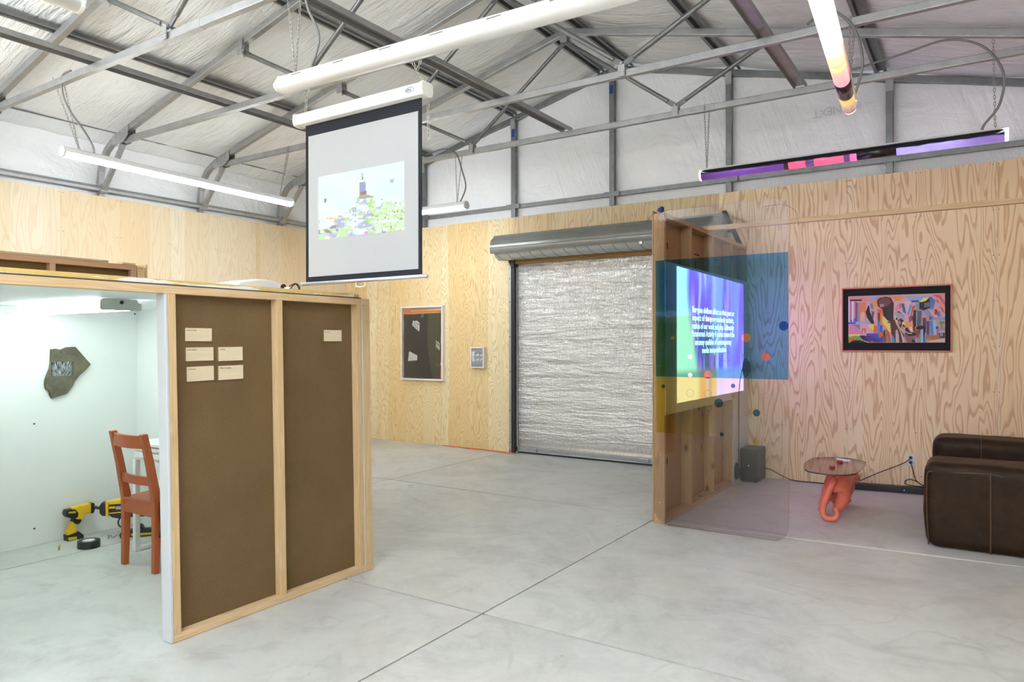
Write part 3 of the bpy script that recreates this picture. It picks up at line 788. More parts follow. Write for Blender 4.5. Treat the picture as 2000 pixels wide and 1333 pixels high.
# projected picture, its light put in as self-glow: blocky painterly hill, tower, meadow
ix0, ix1, iz0, iz1 = -3.260, -2.586, 2.036, 2.410
NX, NZ = 110, 64
rnd = random.Random(5)
def hill_col(u, v):
    # u left-right, v bottom-top, photographed image coordinates
    qx, qy = math.floor(u*60)/60, math.floor(v*44)/44
    j = nz(qx*9, qy*17, 1)*.5+.5; j2 = nz(qx*6, qy*11, 5)*.5+.5; j3 = nz(qx*15, qy*26, 9)*.5+.5
    sky = (.84+.12*nz(u*3, v*3), .98, 1.0)
    c = sky
    prof = .36+.05*nz(u*6, 3)                          # hill line
    prof += .30*math.exp(-((u-.545)/.12)**2) + (.09 if u > .62 else 0)*min(1, (u-.62)/.1 if u > .62 else 0) - (.03 if u < .25 else 0)
    if v < prof + .03*nz(qx*30, 2):
        if j2 > .50: c = (.86, .95, 1.0)
        elif j2 > .40: c = (.62, .72, .92)
        else: c = (.48, .52, .68)
        if u > .60 and j > .42: c = (.55, .92, .32) if j3 > .55 else (.74, 1.0, .66)
        if u > .62 and .40 < j3 < .42: c = (.40, .42, .18)
        if u < .40 and v < .17 and j2 > .5: c = (.60, .95, .40)
        if u < .25 and .10 < v < .2 and j3 < .5: c = (.28, .26, .33)
        if .38 < u < .62 and .2 < v < .45 and j3 > .57: c = (.45, .50, .75)
        if .3 < u < .7 and j > .70: c = (.50, .85, .25)
        if j3 > .68: c = (1, 1, 1)
        if u < .3 and abs(v-prof) < .03 and j > .5: c = (1.0, .66, .25)
        if v < .045 and .55 < u < .60: c = (.9, .35, .9)
        if v < .05 and .75 < u < .95 and j3 < .5: c = (.30, .24, .12)
        if abs(u-.43) < .06 and .52 < v < .62 and abs((v-.52)-(u-.36)*1.0) < .035: c = (.25, .20, .16)
    if .50 < u < .58 and .60 < v < .76+.04: # tower block
        if abs(u-.535) < .032+.014*(.8-v)/.2:
            c = (.28, .32, .60) if v > .66 else ((.24, .16, .12) if j > .4 else (.34, .24, .18))
    if .50 < u < .68 and .54 < v < .61-(max(0, u-.57))*.6: c = (.42, .37, .27)
    if abs(u-.533) < .006+.004*(v < .88) and .83 < v < .93: c = (.22, .32, .25)
    if abs(u-.085) < .013 and .58 < v < .64: c = (.22, .27, .10)
    if math.hypot((u-.87)*1.2, v-.74) < .03 and j3 > .45: c = (.40, .58, .50)
    return c
faces = []
for i in range(NX):
    for k in range(NZ):
        a, bq = ix0+(ix1-ix0)*i/NX, ix0+(ix1-ix0)*(i+1)/NX; c, d = iz0+(iz1-iz0)*k/NZ, iz0+(iz1-iz0)*(k+1)/NZ
        yy = SY-.0042
        faces.append(([(a, yy, c), (bq, yy, c), (bq, yy, d), (a, yy, d)], hill_col((i+.5)/NX, (k+.5)/NZ)))
o = paint_mesh('projected_image', faces, vcol('projected_hill', .7, .1, .40), fb)

# ------------------------------------------------------------------ exhibit booth (left foreground)
bo = thing('exhibit_booth', 'low framed booth at left, white inside, its outer wall of brown hardboard between pine studs', 'booth', (-3.2, 2.6, 0))
LEAN = .0172
def lean(b):
    for v in b.bm.verts: v.co.y -= LEAN*v.co.z
    return b
FX, BX = -3.2, -3.249
def lb(x0, x1, y0, y1, z0, z1, name, m, bevel=.002): return lean(MB().box(x0, x1, y0, y1, z0, z1)).build(name, m, bo, bevel=bevel)
lb(BX, FX, 1.953, 3.212, .002, .040, 'sole_plate', LY)
lb(BX, FX, .45, 3.212, 1.664, 1.702, 'top_plate', LY)
for y0 in (1.953, 2.576, 3.172): lb(BX, FX, y0, y0+.038, .040, 1.664, 'stud', LZ)
lb(BX-.006, BX, 1.953, 3.212, .002, 1.702, 'hardboard_panel', HARD, 0)
lb(BX-.026, BX-.0065, 1.945, 3.10, .002, 1.664, 'inner_wall_panel', WHITEW, 0)
lb(BX-.026, FX, 1.938, 1.9525, .002, 1.664, 'white_jamb', plain('jamb_grey_white', (.56, .575, .60), .5, var=.03), .003)
EDGE_GREY = plain('panel_edge_grey', (.58, .59, .62), .5)
lb(-5.55, FX+.001, 3.2125, 3.2195, .002, 1.704, 'end_wall_board', EDGE_GREY, 0)
lb(FX-.038, FX+.001, 3.220, 3.283, .04, 1.664, 'end_wall_stud', LZ)
lb(-5.5, FX+.001, 3.220, 3.283, .002, .039, 'end_wall_sole', LX)
lb(-5.5, FX+.001, 3.220, 3.283, 1.665, 1.703, 'end_wall_top_plate', LX)
MB().box(-5.58, BX-.03, 3.095, 3.105, 0.001, 1.69).build('inner_end_wall', WHITEW, bo)
MB().box(-5.59, -5.58, .44, 3.105, 0.001, 1.69).build('inner_back_wall', WHITEW, bo)
MB().box(-5.58, BX-.0, .44, .45, 0.001, 1.66).build('inner_near_wall', WHITEW, bo)
MB().box(-5.60, BX+.002, .44, 3.17, 1.690, 1.703).build('white_ceiling', WHITEW, bo)
def roof_edge():
    t = NT('yellow_plywood_edge'); pos = t.n('NewGeometry').outputs['Position']
    n = t.noise(t.V('MULTIPLY', pos, (2, 3.5, 40)), 1, 5, .65); n2 = t.noise(pos, 40, 3); X = t.sep(pos)
    k = t.sep(t.ramp(t.M('ADD', n, t.M('MULTIPLY', t.M('SUBTRACT', 1.722, X[2]), 6)), [(.52, 0), (.56, 1)]))[0]
    c = t.mix(n2, lin(220, 190, 118), lin(196, 166, 100))
    return t.bsdf(t.mix(k, c, (.80, .80, .80)), .6)
b = MB().box(-5.62, FX-.008, .44, 3.16, 1.7085, 1.730)
lean(b).build('roof_board', roof_edge(), bo)
lean(MB().box(-5.62, FX-.002, .44, 3.215, 1.7035, 1.7080)).build('roof_gap_shade', plain('gap_shade_black', (.05, .05, .06), .8), bo)  # black sheet stands in for the shade in the gap below the roof board
lean(MB().box(FX-.30, FX-.01, 3.07, 3.205, 1.7085, 1.7295)).build('roof_offcut', LX, bo, bevel=.001)
sc = MB()
for y, z in ((2.36, .86), (2.36, .12), (3.08, 1.66), (3.08, .06), (2.9, .1)): sc.cyl((-5.58, y, z), (-5.577, y, z), .006, 10)
sc.build('screw_head', BLACKP, bo)
# lamp under the booth ceiling
FXT = plain('fixture_grey_green', (.52, .56, .52), .5)
t = thing('booth_lamp', 'fluorescent shop lamp with grey end plate under the booth ceiling', 'lamp', (-4.8, 2.24, 1.689))
MB().prism([(2.135, 1.689), (2.12, 1.675), (2.12, 1.628), (2.126, 1.621), (2.354, 1.621), (2.36, 1.628), (2.36, 1.662), (2.338, 1.668), (2.334, 1.689)], (-4.2, 0, 0), (0, 1, 0), (0, 0, 1), -.006).build('end_plate', FXT, t)
b = MB(); b.lathe((-4.199, 2.24, 1.668), (1, 0, 0), [(.011, 0), (.011, .003), (.006, .003), (.006, .0005), (0, .0005)], 14); b.build('knockout', BLACKP, t)
b = MB(); b.box(-5.42, -4.206, 2.19, 2.29, 1.640, 1.689); b.build('ballast_box', WHITEP, t, bevel=.003)
b = MB()
b.sweep([(-5.42, 2.24, 0), (-4.206, 2.24, 0)], [(-.118, 1.632), (-.05, 1.665), (.05, 1.665), (.118, 1.632), (.118, 1.635), (.05, 1.668), (-.05, 1.668), (-.118, 1.635)], side=(0, -1, 0)); b.build('reflector', WHITEP, t)
for y in (2.165, 2.315):
    MB().cyl((-5.40, y, 1.640), (-4.212, y, 1.640), .0175, 14).build('fluorescent_tube', TUBE_G, t)

# name cards
CARD = lumber('birch_card_y', 'y', lin(222, 210, 186), lin(206, 190, 160)); SCORCH = plain('scorched_edge', lin(120, 88, 44), .7); INK = plain('engraved_ink', lin(104, 88, 58), .7)
cards = [(2.037, 2.187, 1.506, 1.436, 'Kristen Wong', 'pale wooden name card alone in the top row of the left cluster', -.3), (2.040, 2.196, 1.410, 1.338, 'Carlo Nasisse', 'pale wooden name card in the middle row, left column', .6),
         (2.219, 2.367, 1.411, 1.335, 'J. Makary', 'pale wooden name card in the middle row, right column', .8), (2.045, 2.198, 1.315, 1.238, 'DJ Meisner', 'pale wooden name card in the bottom row, left column', 1.0),
         (2.219, 2.370, 1.315, 1.238, 'William Tremblay', 'pale wooden name card in the bottom row, right column', .8), (2.919, 3.065, 1.508, 1.436, 'Anna Garner', 'pale wooden name card alone on the right hardboard panel', 0)]
for y0, y1, z1, z0, nm, lbl, tilt in cards:
    cx = BX+.0005; cy, cz = (y0+y1)/2, (z0+z1)/2
    o = thing('name_card', lbl, 'card', (cx, cy, cz), group='wooden name cards')
    R = Matrix.Translation((cx, cy, cz)) @ Matrix.Rotation(math.radians(tilt), 4, 'X') @ Matrix.Translation((-cx, -cy, -cz))
    b = MB().box(cx, cx+.0035, y0, y1, z0, z1); b.bm.transform(R); c = b.build('card', CARD, o)
    b = MB(); e = .0025
    for q in ((y0, y1, z0, z0+e), (y0, y1, z1-e, z1), (y0, y0+e, z0, z1), (y1-e, y1, z0, z1)): b.box(cx+.0008, cx+.0038, q[0], q[1], q[2], q[3])
    b.bm.transform(R); b.build('scorched_edge', SCORCH, o)
    F = R @ frame((cx+.0037, y0+.009, z1-.017), (0, 1, 0), (0, 0, 1))
    text_mesh('engraved_name', nm, .0098 if nm != 'Anna Garner' else .0075, F, INK, o, width=.95)

# things inside the booth
OR = plain('worn_orange_paint', lin(172, 88, 46), .42, var=.10, sc=14)
ch = thing('wooden_chair', 'worn orange wooden chair with its back turned, in the white booth', 'chair', (-4.45, 2.5, 0))
def cleg(x0, x1, y, kind):
    b = MB()
    if kind == 'rear':
        pts = [(y-.012, 0), (y+.022, 0), (y+.036, .33), (y+.036, .45), (y-.015, .69), (y-.062, .875), (y-.098, .872), (y-.052, .66), (y-.012, .43), (y-.010, .30)]
        A = [(q, z) for q, z in pts]
        b.prism(A, (x1, 0, 0), (0, 1, 0), (0, 0, 1), -(x1-x0))
        # the rails sweep outward a little towards the top
        for v in b.bm.verts:
            if v.co.z > .45: v.co.x += (.018)*(v.co.z-.45)/.42
    else:
        b.hexa([(x0+.008, y-.016, 0), (x1-.004, y-.016, 0), (x1-.004, y+.012, 0), (x0+.008, y+.012, 0), (x0, y-.02, .42), (x1, y-.02, .42), (x1, y+.02, .42), (x0, y+.02, .42)])
    return b.build('leg', OR, ch, bevel=.003)
cleg(-4.640, -4.602, 2.478, 'rear'); cleg(-4.290, -4.252, 2.478, 'rear')
cleg(-4.665, -4.625, 2.86, 'front'); cleg(-4.262, -4.222, 2.86, 'front')
b = MB(); N = 10
def rail(z0, z1, y, x0, x1, sag, name):
    b = MB(); P = []
    for k in range(N+1):
        f = k/N; P.append((x0+(x1-x0)*f, y+sag*4*f*(1-f)*-1, 0))
    b.sweep(P, [(-.010, z0), (.010, z0), (.010-.0, z1), (-.010, z1)], side=(0, -1, 0))
    return b.build(name, OR, ch, bevel=.003)
rail(.782, .862, 2.408, -4.60, -4.252, .028, 'top_rail'); rail(.545, .60, 2.465, -4.606, -4.262, .022, 'middle_rail')
b = MB(); b.hexa([(-4.604, 2.462, .424), (-4.288, 2.462, .424), (-4.222, 2.885, .436), (-4.668, 2.885, .436), (-4.604, 2.462, .442), (-4.288, 2.462, .442), (-4.222, 2.885, .455), (-4.668, 2.885, .455)])
b.build('seat', OR, ch, bevel=.005)
for q in ((-4.602, -4.290, 2.470, 2.490), (-4.625, -4.262, 2.852, 2.872), (-4.655, -4.635, 2.50, 2.845), (-4.255, -4.235, 2.50, 2.845)):
    MB().box(q[0], q[1], q[2], q[3], .345, .423).build('apron', OR, ch, bevel=.002)
CLO = plain('black_cloth', (.012, .013, .017), .85)
b = MB(); V = []
for i in range(13):
    r = []
    for j in range(13):
        u = i/12; v = j/12; y = 2.484+.145*v; s = u*.36
        if s < .12: x = -4.36+s; y += .035*(1-v); z = .462+.012*nz(s*30, y*30)
        else: x = -4.236+.010*math.sin(v*9)+.012*nz(s*9, y*14); z = .455-(s-.12)*(.95+.2*nz(v*5, 2))
        r.append(b.bm.verts.new((x+(.01 if s >= .12 else 0), y+.012*nz(s*12, v*4, 3), z)))
    V.append(r)
for i in range(12):
    for j in range(12):
        f = b.bm.faces.new((V[i][j], V[i+1][j], V[i+1][j+1], V[i][j+1])); f.smooth = True
o = b.build('folded_jacket', CLO); md = o.modifiers.new('thick', 'SOLIDIFY'); md.thickness = .008
tag(o, 'black cloth draped over the right side of the orange chair seat', 'cloth')

DW = plain('desk_white_lacquer', (.84, .85, .83), .35, var=.02)
dk = thing('white_desk', 'small white desk with a drawer behind the orange chair', 'desk', (-4.4, 2.88, 0))
MB().box(-4.862, -3.95, 2.652, 3.085, .735, .755).build('tabletop', DW, dk, bevel=.003)
MB().box(-4.855, -3.96, 2.672, 3.08, .632, .733).build('drawer_case', DW, dk, bevel=.002)
b = MB(); b.box(-4.835, -3.98, 2.664, 2.671, .650, .690); b.box(-4.835, -3.98, 2.660, 2.671, .700, .728)
b.build('drawer_front', DW, dk, bevel=.003)
for x in (-4.86, -3.99):
    for y in (2.665, 3.045):
        MB().box(x, x+.034, y, y+.034, 0, .632).build('leg', DW, dk, bevel=.002)
    MB().box(x+.002, x+.032, 2.70, 3.044, .002, .030).build('floor_rail', DW, dk, bevel=.002)

YEL = plain('tool_yellow', lin(236, 190, 38), .4); TBK = plain('tool_black', (.018, .018, .020), .45); TGR = plain('tool_badge', lin(170, 178, 168), .4)
STRY = plain('tool_stripe', lin(206, 190, 44), .45)
def tool(name, label, o, u, parts, zfix=0):
    u = Vector(u).normalized(); v = Vector((0, 0, 1)); n = u.cross(v)
    t = thing(name, label, 'power tool', tuple(Vector(o)))
    made = {}
    for nm, pts, off, th, m, par in parts:
        b = MB(); b.prism([(a, max(0.0, z+zfix)) for a, z in pts], Vector(o)+n*off, u, v, th)
        x = b.build(nm, m, made.get(par, t), bevel=min(.006, abs(th)*.2), seg=2)
        made[nm] = x
    return t, made, n
drill = [('rear_housing', [(2.524, .204), (2.534, .228), (2.566, .226), (2.593, .22), (2.611, .19), (2.608, .153), (2.577, .156), (2.537, .174), (2.528, .191)], 0, .062, TBK, None),
 ('body', [(2.566, .226), (2.568, .239), (2.606, .236), (2.614, .245), (2.661, .240), (2.685, .250), (2.701, .246), (2.699, .172), (2.654, .174), (2.645, .146), (2.641, .136), (2.599, .148), (2.579, .165), (2.608, .168), (2.611, .19), (2.593, .215)], .004, .058, YEL, None),
 ('chuck', [(2.701, .248), (2.727, .241), (2.731, .196), (2.718, .167), (2.699, .169)], .006, .052, TBK, None),
 ('trigger_guard', [(2.585, .159), (2.639, .140), (2.632, .116), (2.616, .106), (2.591, .113), (2.573, .136)], .008, .046, TBK, None),
 ('handle', [(2.573, .135), (2.602, .118), (2.599, .065), (2.606, .060), (2.587, .03), (2.538, .04), (2.539, .065), (2.545, .070), (2.556, .110)], .010, .042, YEL, None),
 ('battery', [(2.533, .048), (2.537, 0), (2.61, 0), (2.647, 0), (2.646, .024), (2.614, .056), (2.587, .050), (2.539, .042)], 0, .064, TBK, None),
 ('battery_stripe', [(2.538, .030), (2.598, .024), (2.598, .003), (2.54, .007)], .0635, .002, STRY, 'battery'),
 ('badge', [(2.543, .214), (2.591, .209), (2.591, .195), (2.542, .202)], .0615, .002, STRY, 'rear_housing')]
tool('cordless_drill', 'yellow and black cordless drill standing on its battery against the booth back wall', (-5.545, 0, 0), (0, 1, 0), drill)
tool2 = [('nose', [(-.132, .247), (-.119, .269), (-.091, .274), (-.093, .171), (-.115, .176), (-.13, .195)], -.03, .062, TBK, None),
 ('collar', [(-.094, .277), (-.072, .278), (-.072, .165), (-.091, .165)], -.034, .070, YEL, None),
 ('top_housing', [(-.074, .274), (-.029, .286), (.023, .294), (.134, .292), (.227, .278), (.227, .236), (.133, .244), (.022, .253), (-.074, .252)], -.028, .058, YEL, None),
 ('body', [(-.074, .252), (.022, .253), (.227, .236), (.227, .144), (.059, .15), (-.014, .147), (-.051, .158), (-.073, .178)], -.026, .054, TBK, None),
 ('body_stripe', [(-.069, .239), (-.029, .238), (-.028, .223), (-.068, .223)], .0275, .003, YEL, 'body'), ('body_stripe', [(-.069, .194), (.03, .195), (.03, .188), (-.069, .187)], .0275, .003, YEL, 'body'),
 ('badge', [(-.024, .237), (.016, .237), (.016, .213), (-.025, .214)], .0275, .003, TGR, 'body'),
 ('grip', [(.227, .236), (.261, .225), (.272, .047), (.238, .05)], -.02, .04, YEL, None),
 ('magazine', [(-.002, .031), (.015, .059), (.111, .054), (.118, .082), (.133, .09), (.148, .08), (.159, .054), (.261, .052), (.28, .038), (.28, 0), (.185, 0), (0, 0)], -.03, .06, TBK, None),
 ('magazine_stripe', [(.074, .030), (.268, .024), (.268, .008), (.074, .013)], .0295, .003, STRY, 'magazine')]
uu = Vector((.590, .807, 0)).normalized()
t2, _, n2 = tool('nail_gun', 'yellow and black power tool behind the orange chair, its nose touching the drill', (-5.273, 2.801, 0), uu, tool2)
b = MB(); o0 = Vector((-5.273, 2.801, 0))
b.tube([o0+uu*(.02+.035*math.cos(a))+Vector((0, 0, .112+.04*math.sin(a))) for a in [PI*.55+k*PI*1.0/10 for k in range(11)]], .005, 8)
b.build('hook_ring', TBK, t2)
b = MB(); b.cyl(tuple(o0+uu*-.128+Vector((0, 0, .226))), (-5.508, 2.724, .213), .0115, 12); b.build('bit_shaft', DARKP, t2)
TP = plain('black_duct_tape', (.022, .024, .024), .42); CORE = plain('tape_core_white', (.72, .74, .75), .6)
t = thing('duct_tape_roll', 'roll of black duct tape lying on the floor in front of the drill', 'tape', (-5.215, 2.55, 0))
b = MB(); b.lathe((-5.215, 2.55, 0), (0, 0, 1), [(.040, .001), (.070, .001), (.0705, .003), (.0705, .047), (.070, .049), (.040, .049), (.040, .001)], 40); b.build('tape_winding', TP, t, fix=True)
b = MB(); b.lathe((-5.215, 2.55, 0), (0, 0, 1), [(.036, .001), (.0398, .001), (.0398, .050), (.036, .050), (.036, .001)], 32); b.build('cardboard_core', CORE, t)
BR = plain('brass', (.65, .48, .14), .25, 1)
b = MB(); b.lathe((-5.314, 2.402, 0), (0, 0, 1), [(0, 0), (.006, 0), (.006, .026), (.004, .036), (0, .041)], 12)
tag(b.build('brass_cartridge', BR), 'tiny brass cartridge standing on the booth floor', 'cartridge')
b = MB(); rr = random.Random(4)
for k in range(46):
    x = -5.31+rr.gauss(0, .05); y = 2.79+rr.gauss(0, .055); a = rr.random()*6.3; L = .004+.012*rr.random()
    if y > 2.92 or x < -5.5 or x > -5.31: continue
    b.bar((x, y, .0025), (x+L*math.cos(a), y+L*math.sin(a), .003+.004*rr.random()), .003, .003)
tag(b.build('wood_shavings', plain('shavings_brown', lin(104, 82, 48), .8)), 'scattered brown wood shavings on the booth floor', 'shavings', kind='stuff')

# slate with a photograph on the booth's back wall
def slate_mat():
    t = NT('slate'); p = t.n('TexCoord').outputs['Object']
    a = t.noise(p, 9, 6, .65); b = t.noise(p, 60, 5, .7)
    c = t.ramp(t.M('ADD', t.M('MULTIPLY', a, .7), t.M('MULTIPLY', b, .3)), [(.32, lin(78, 77, 70)), (.5, lin(106, 101, 86)), (.7, lin(130, 120, 94))])
    return t.bsdf(c, .75, 0, t.bump(t.M('ADD', a, b), .5, .01), .3)
sl = thing('slate_slab', 'jagged grey-brown slate slab mounted on the white booth wall', 'slate', (-5.578, 2.56, 1.2))
stone = [(2.462, 1.386), (2.496, 1.39), (2.525, 1.382), (2.565, 1.399), (2.587, 1.402), (2.59, 1.393), (2.596, 1.402), (2.626, 1.403), (2.734, 1.271), (2.699, 1.23), (2.657, 1.192), (2.623, 1.15), (2.608, 1.115), (2.571, 1.066), (2.553, 1.057), (2.524, 1.05), (2.47, 1.032), (2.455, 1.058), (2.455, 1.077), (2.442, 1.095), (2.43, 1.102), (2.422, 1.129), (2.423, 1.167), (2.435, 1.205), (2.453, 1.25), (2.459, 1.292)]
MB().prism(stone, (-5.579, 0, 0), (0, 1, 0), (0, 0, 1), .026).build('stone', slate_mat(), sl, bevel=.003)
faces = []; ph = ((2.458, 1.296), (2.610, 1.294), (2.606, 1.192), (2.456, 1.194))
def bil(q, u, v):
    a = [q[0][i]*(1-u)+q[1][i]*u for i in (0, 1)]; b = [q[3][i]*(1-u)+q[2][i]*u for i in (0, 1)]
    return (b[0]*(1-v)+a[0]*v, b[1]*(1-v)+a[1]*v)
nu, nv = 72, 44
for i in range(nu):
    for k in range(nv):
        u, v = (i+.5)/nu, (k+.5)/nv
        ang = math.atan2(u-.5, v+.35); r = math.hypot(u-.5, v+.35)
        s = .5+.5*nz(ang*26, r*2.5, 3); s = s*(.65+.7*(nz(ang*60, r*9, 8)*.5+.5)); s = max(0, min(1, (s-.34)*2.2))
        s *= 1-.9*max(0, abs(u-.5)-.36)/.14
        if v > .8: s *= .5+.8*(nz(u*14, v*14, 5)*.5+.5)
        P = [bil(ph, *w) for w in ((i/nu, k/nv), ((i+1)/nu, k/nv), ((i+1)/nu, (k+1)/nv), (i/nu, (k+1)/nv))]
        faces.append(([(-5.5515, a, z) for a, z in P], tuple(.012+s*c for c in (.52, .55, .58))))
ph_o = MB().prism([(a, z) for a, z in [ph[3], ph[2], ph[1], ph[0]]], (-5.5535, 0, 0), (0, 1, 0), (0, 0, 1), .0015).build('mounted_photograph', plain('photo_paper', (.6, .6, .58), .4), sl)
paint_mesh('light_rays_print', faces, PAINT, ph_o)

# things on the booth roof
t = thing('video_projector', 'white video projector on the booth roof, only its top showing', 'projector', (-3.75, 2.80, 1.731))
b = MB(); prof = [(-.17, .0), (.17, .0), (.175, .03), (.15, .058), (.05, .082), (-.05, .084), (-.17, .060), (-.20, .03)]
b.prism([(y, z) for y, z in prof], (-3.62, 2.80, 1.731), (0, 1, 0), (0, 0, 1), -.28); b.build('body', plain('projector_white', (.74, .75, .77), .4), t, bevel=.012, seg=3)
b = MB(); b.cyl((-3.62, 2.93, 1.775), (-3.612, 2.93, 1.775), .02, 16); b.build('lens', BLACKP, t)
t = thing('power_adapter', 'small white adapter with looped black cables on the booth roof', 'adapter', (-3.5, 2.875, 1.731))
b = MB(); b.box(-3.53, -3.48, 2.855, 2.915, 1.731, 1.768); b.build('adapter_body', WHITEP, t, bevel=.012, seg=3)
b = MB(); b.tube(smooth_path([(-3.5, 2.80, 1.735), (-3.48, 2.815, 1.757), (-3.47, 2.835, 1.735)]), .004, 6)
b.tube(smooth_path([(-3.47, 2.85, 1.735), (-3.46, 2.87, 1.772), (-3.46, 2.90, 1.783), (-3.46, 2.925, 1.745), (-3.49, 2.93, 1.735)]), .0035, 6)
b.tube(smooth_path([(-3.49, 2.87, 1.77), (-3.47, 2.90, 1.79), (-3.45, 2.915, 1.77), (-3.46, 2.92, 1.735)]), .0035, 6)
b.build('cable_loops', BLACKC, t)
b = MB(); b.lathe((-3.60, 3.06, 1.731), (0, 0, 1), [(.085, 0), (.084, .010), (.07, .024), (.04, .033), (0, .036)], 28)
tag(b.build('black_dome', BLACKP), 'low black dome-shaped device near the right end of the booth roof', 'device')

# second booth behind, its back frame looking over the first
b2_ = thing('rear_booth', 'taller framed booth behind the first, only its brown-panelled top showing at far left', 'booth', (-5.75, 2.6, 0))
MX = lumber('mauve_lumber_y', 'y', lin(196, 160, 134), lin(160, 124, 98)); MZ = lumber('mauve_lumber_z', 'z', lin(196, 164, 138), lin(164, 130, 104))
MB().box(-5.78, -5.72, .6, 3.173, 2.021, 2.061).build('top_plate', MX, b2_, bevel=.002)
MB().box(-5.78, -5.72, .6, 3.173, 0, .038).build('sole_plate', MX, b2_, bevel=.002)
for y in (1.918, 2.528, 3.136): MB().box(-5.78, -5.72, y, y+.038, .038, 2.021).build('stud', MZ, b2_, bevel=.002)
MB().box(-5.79, -5.781, .6, 3.173, 0, 2.061).build('hardboard_panel', HARD, b2_)
MB().box(-5.74, -5.722, .6, 2.95, 2.063, 2.080).build('roof_plank', LYG, b2_, bevel=.002)
MB().box(-5.82, -5.725, 3.06, 3.17, 2.063, 2.078).build('roof_block', LY, b2_, bevel=.002)
MB().box(-7.2, -5.725, 3.180, 3.243, 2.018, 2.056).build('end_wall_top_plate', LX, b2_, bevel=.002)
MB().box(-5.765, -5.725, 3.180, 3.243, 0, 2.017).build('end_wall_stud', LZ, b2_, bevel=.002)
MB().box(-7.2, -5.72, 3.250, 3.262, 0, 2.075).build('end_wall_board', LX, b2_)
text_mesh('lumber_stamp', 'KD-HT SPF', .016, frame((-5.7245, 3.186, 2.031), (0, 1, 0), (0, 0, 1)), plain('stamp_ink', (.12, .10, .08), .8), b2_, width=.55)

# ------------------------------------------------------------------ stud partition with the projection
pt = thing('stud_partition', 'free-standing fir stud partition right of the roller door', 'partition', (-2.11, 6.5, 0))
PX0, PX1 = -2.149, -2.060
MB().box(PX0, PX1, 5.335, 7.725, 0, .038).build('sole_plate', LYO, pt, bevel=.002)
MB().box(PX0, PX1, 5.335, 7.725, 2.412, 2.450).build('top_plate', LYO, pt, bevel=.002)
for y in (5.335, 5.945, 6.555, 7.16, 7.687): MB().box(PX0, PX1, y, y+.038, .038, 2.412).build('stud', LZO, pt, bevel=.002)
MB().box(PX0-.011, PX0-.0005, 5.33, 7.727, .004, 2.468).build('plywood_backing', BACKPLY, pt)
SCR = plain('zinc_screw', (.7, .7, .68), .3, .8)
for x, z in ((-2.125, 2.382), (-2.09, 2.386), (-2.127, 1.245), (-2.092, 1.24), (-2.10, .165)):
    MB().lathe((x, 5.335, z), (0, -1, 0), [(.008, 0), (.007, .003), (0, .004)], 10).build('screw_head', SCR, pt)
STAMP = plain('lumber_stamp_ink', (.03, .025, .02), .8)
b = MB()
def dash(y, z, w, h, x=PX0+.0006): b.box(x-.0004, x+.0004, y, y+w, z, z+h)
for k in range(3): dash(5.40+k*.012, 2.20-k*.012, .008, .07)
for k in range(2): dash(5.40, 2.165+k*.03, .09, .012)
for k in range(5): dash(5.48+.01*(k % 2), 2.10-k*.05, .012, .036)
dash(5.62, 2.20, .022, .05); dash(6.30, 2.22, .14, .012); dash(6.32, 2.10, .014, .07); dash(6.9, 2.23, .08, .010); dash(7.0, 2.17, .05, .01)
for y, z, w, h in ((5.60, .42, .03, .05), (5.62, .39, .012, .012), (6.2, .95, .02, .06), (6.4, .80, .03, .10)): dash(y, z, w, h)
b.build('lumber_stamp', STAMP, pt)
tag(MB().hexa([(-2.13, 5.36, 2.4695), (-2.095, 5.352, 2.452), (-2.088, 5.40, 2.452), (-2.12, 5.40, 2.4695), (-2.125, 5.37, 2.492), (-2.09, 5.36, 2.505), (-2.085, 5.40, 2.50), (-2.115, 5.405, 2.487)]).build('masking_tape', plain('blue_tape_scrap', lin(36, 52, 132), .6)), 'crumpled blue tape scrap on top of the stud partition', 'tape')
BOARD = plain('white_panel_board', (.60, .59, .58), .4, var=.02, sc=2)
bd = thing('projection_board', 'pale panel across the stud partition, carrying a violet projection with white text', 'board', (-2.05, 6.25, 1.46))
MB().box(-2.0595, -2.050, 5.336, 7.165, .855, 2.066).build('panel', BOARD, bd)
b = MB()
for y in (5.35, 5.96, 6.57, 7.15):
    for z in (.87, 1.46, 2.052): b.cyl((-2.05, y, z), (-2.0485, y, z), .006, 8)
b.build('screw_head', BLACKP, bd)
b2 = thing('wall_panel_strip', 'narrow pale panel from the floor up, between projection board and far wall', 'board', (-2.05, 7.45, 0))
MB().box(-2.0595, -2.049, 7.172, 7.722, .001, 2.066).build('panel', BOARD, b2)
def ss(a, b, x):
    t = max(0.0, min(1.0, (x-a)/(b-a))); return t*t*(3-2*t)
def mixc(a, b, f): return tuple(x*(1-f)+y*f for x, y in zip(a, b))
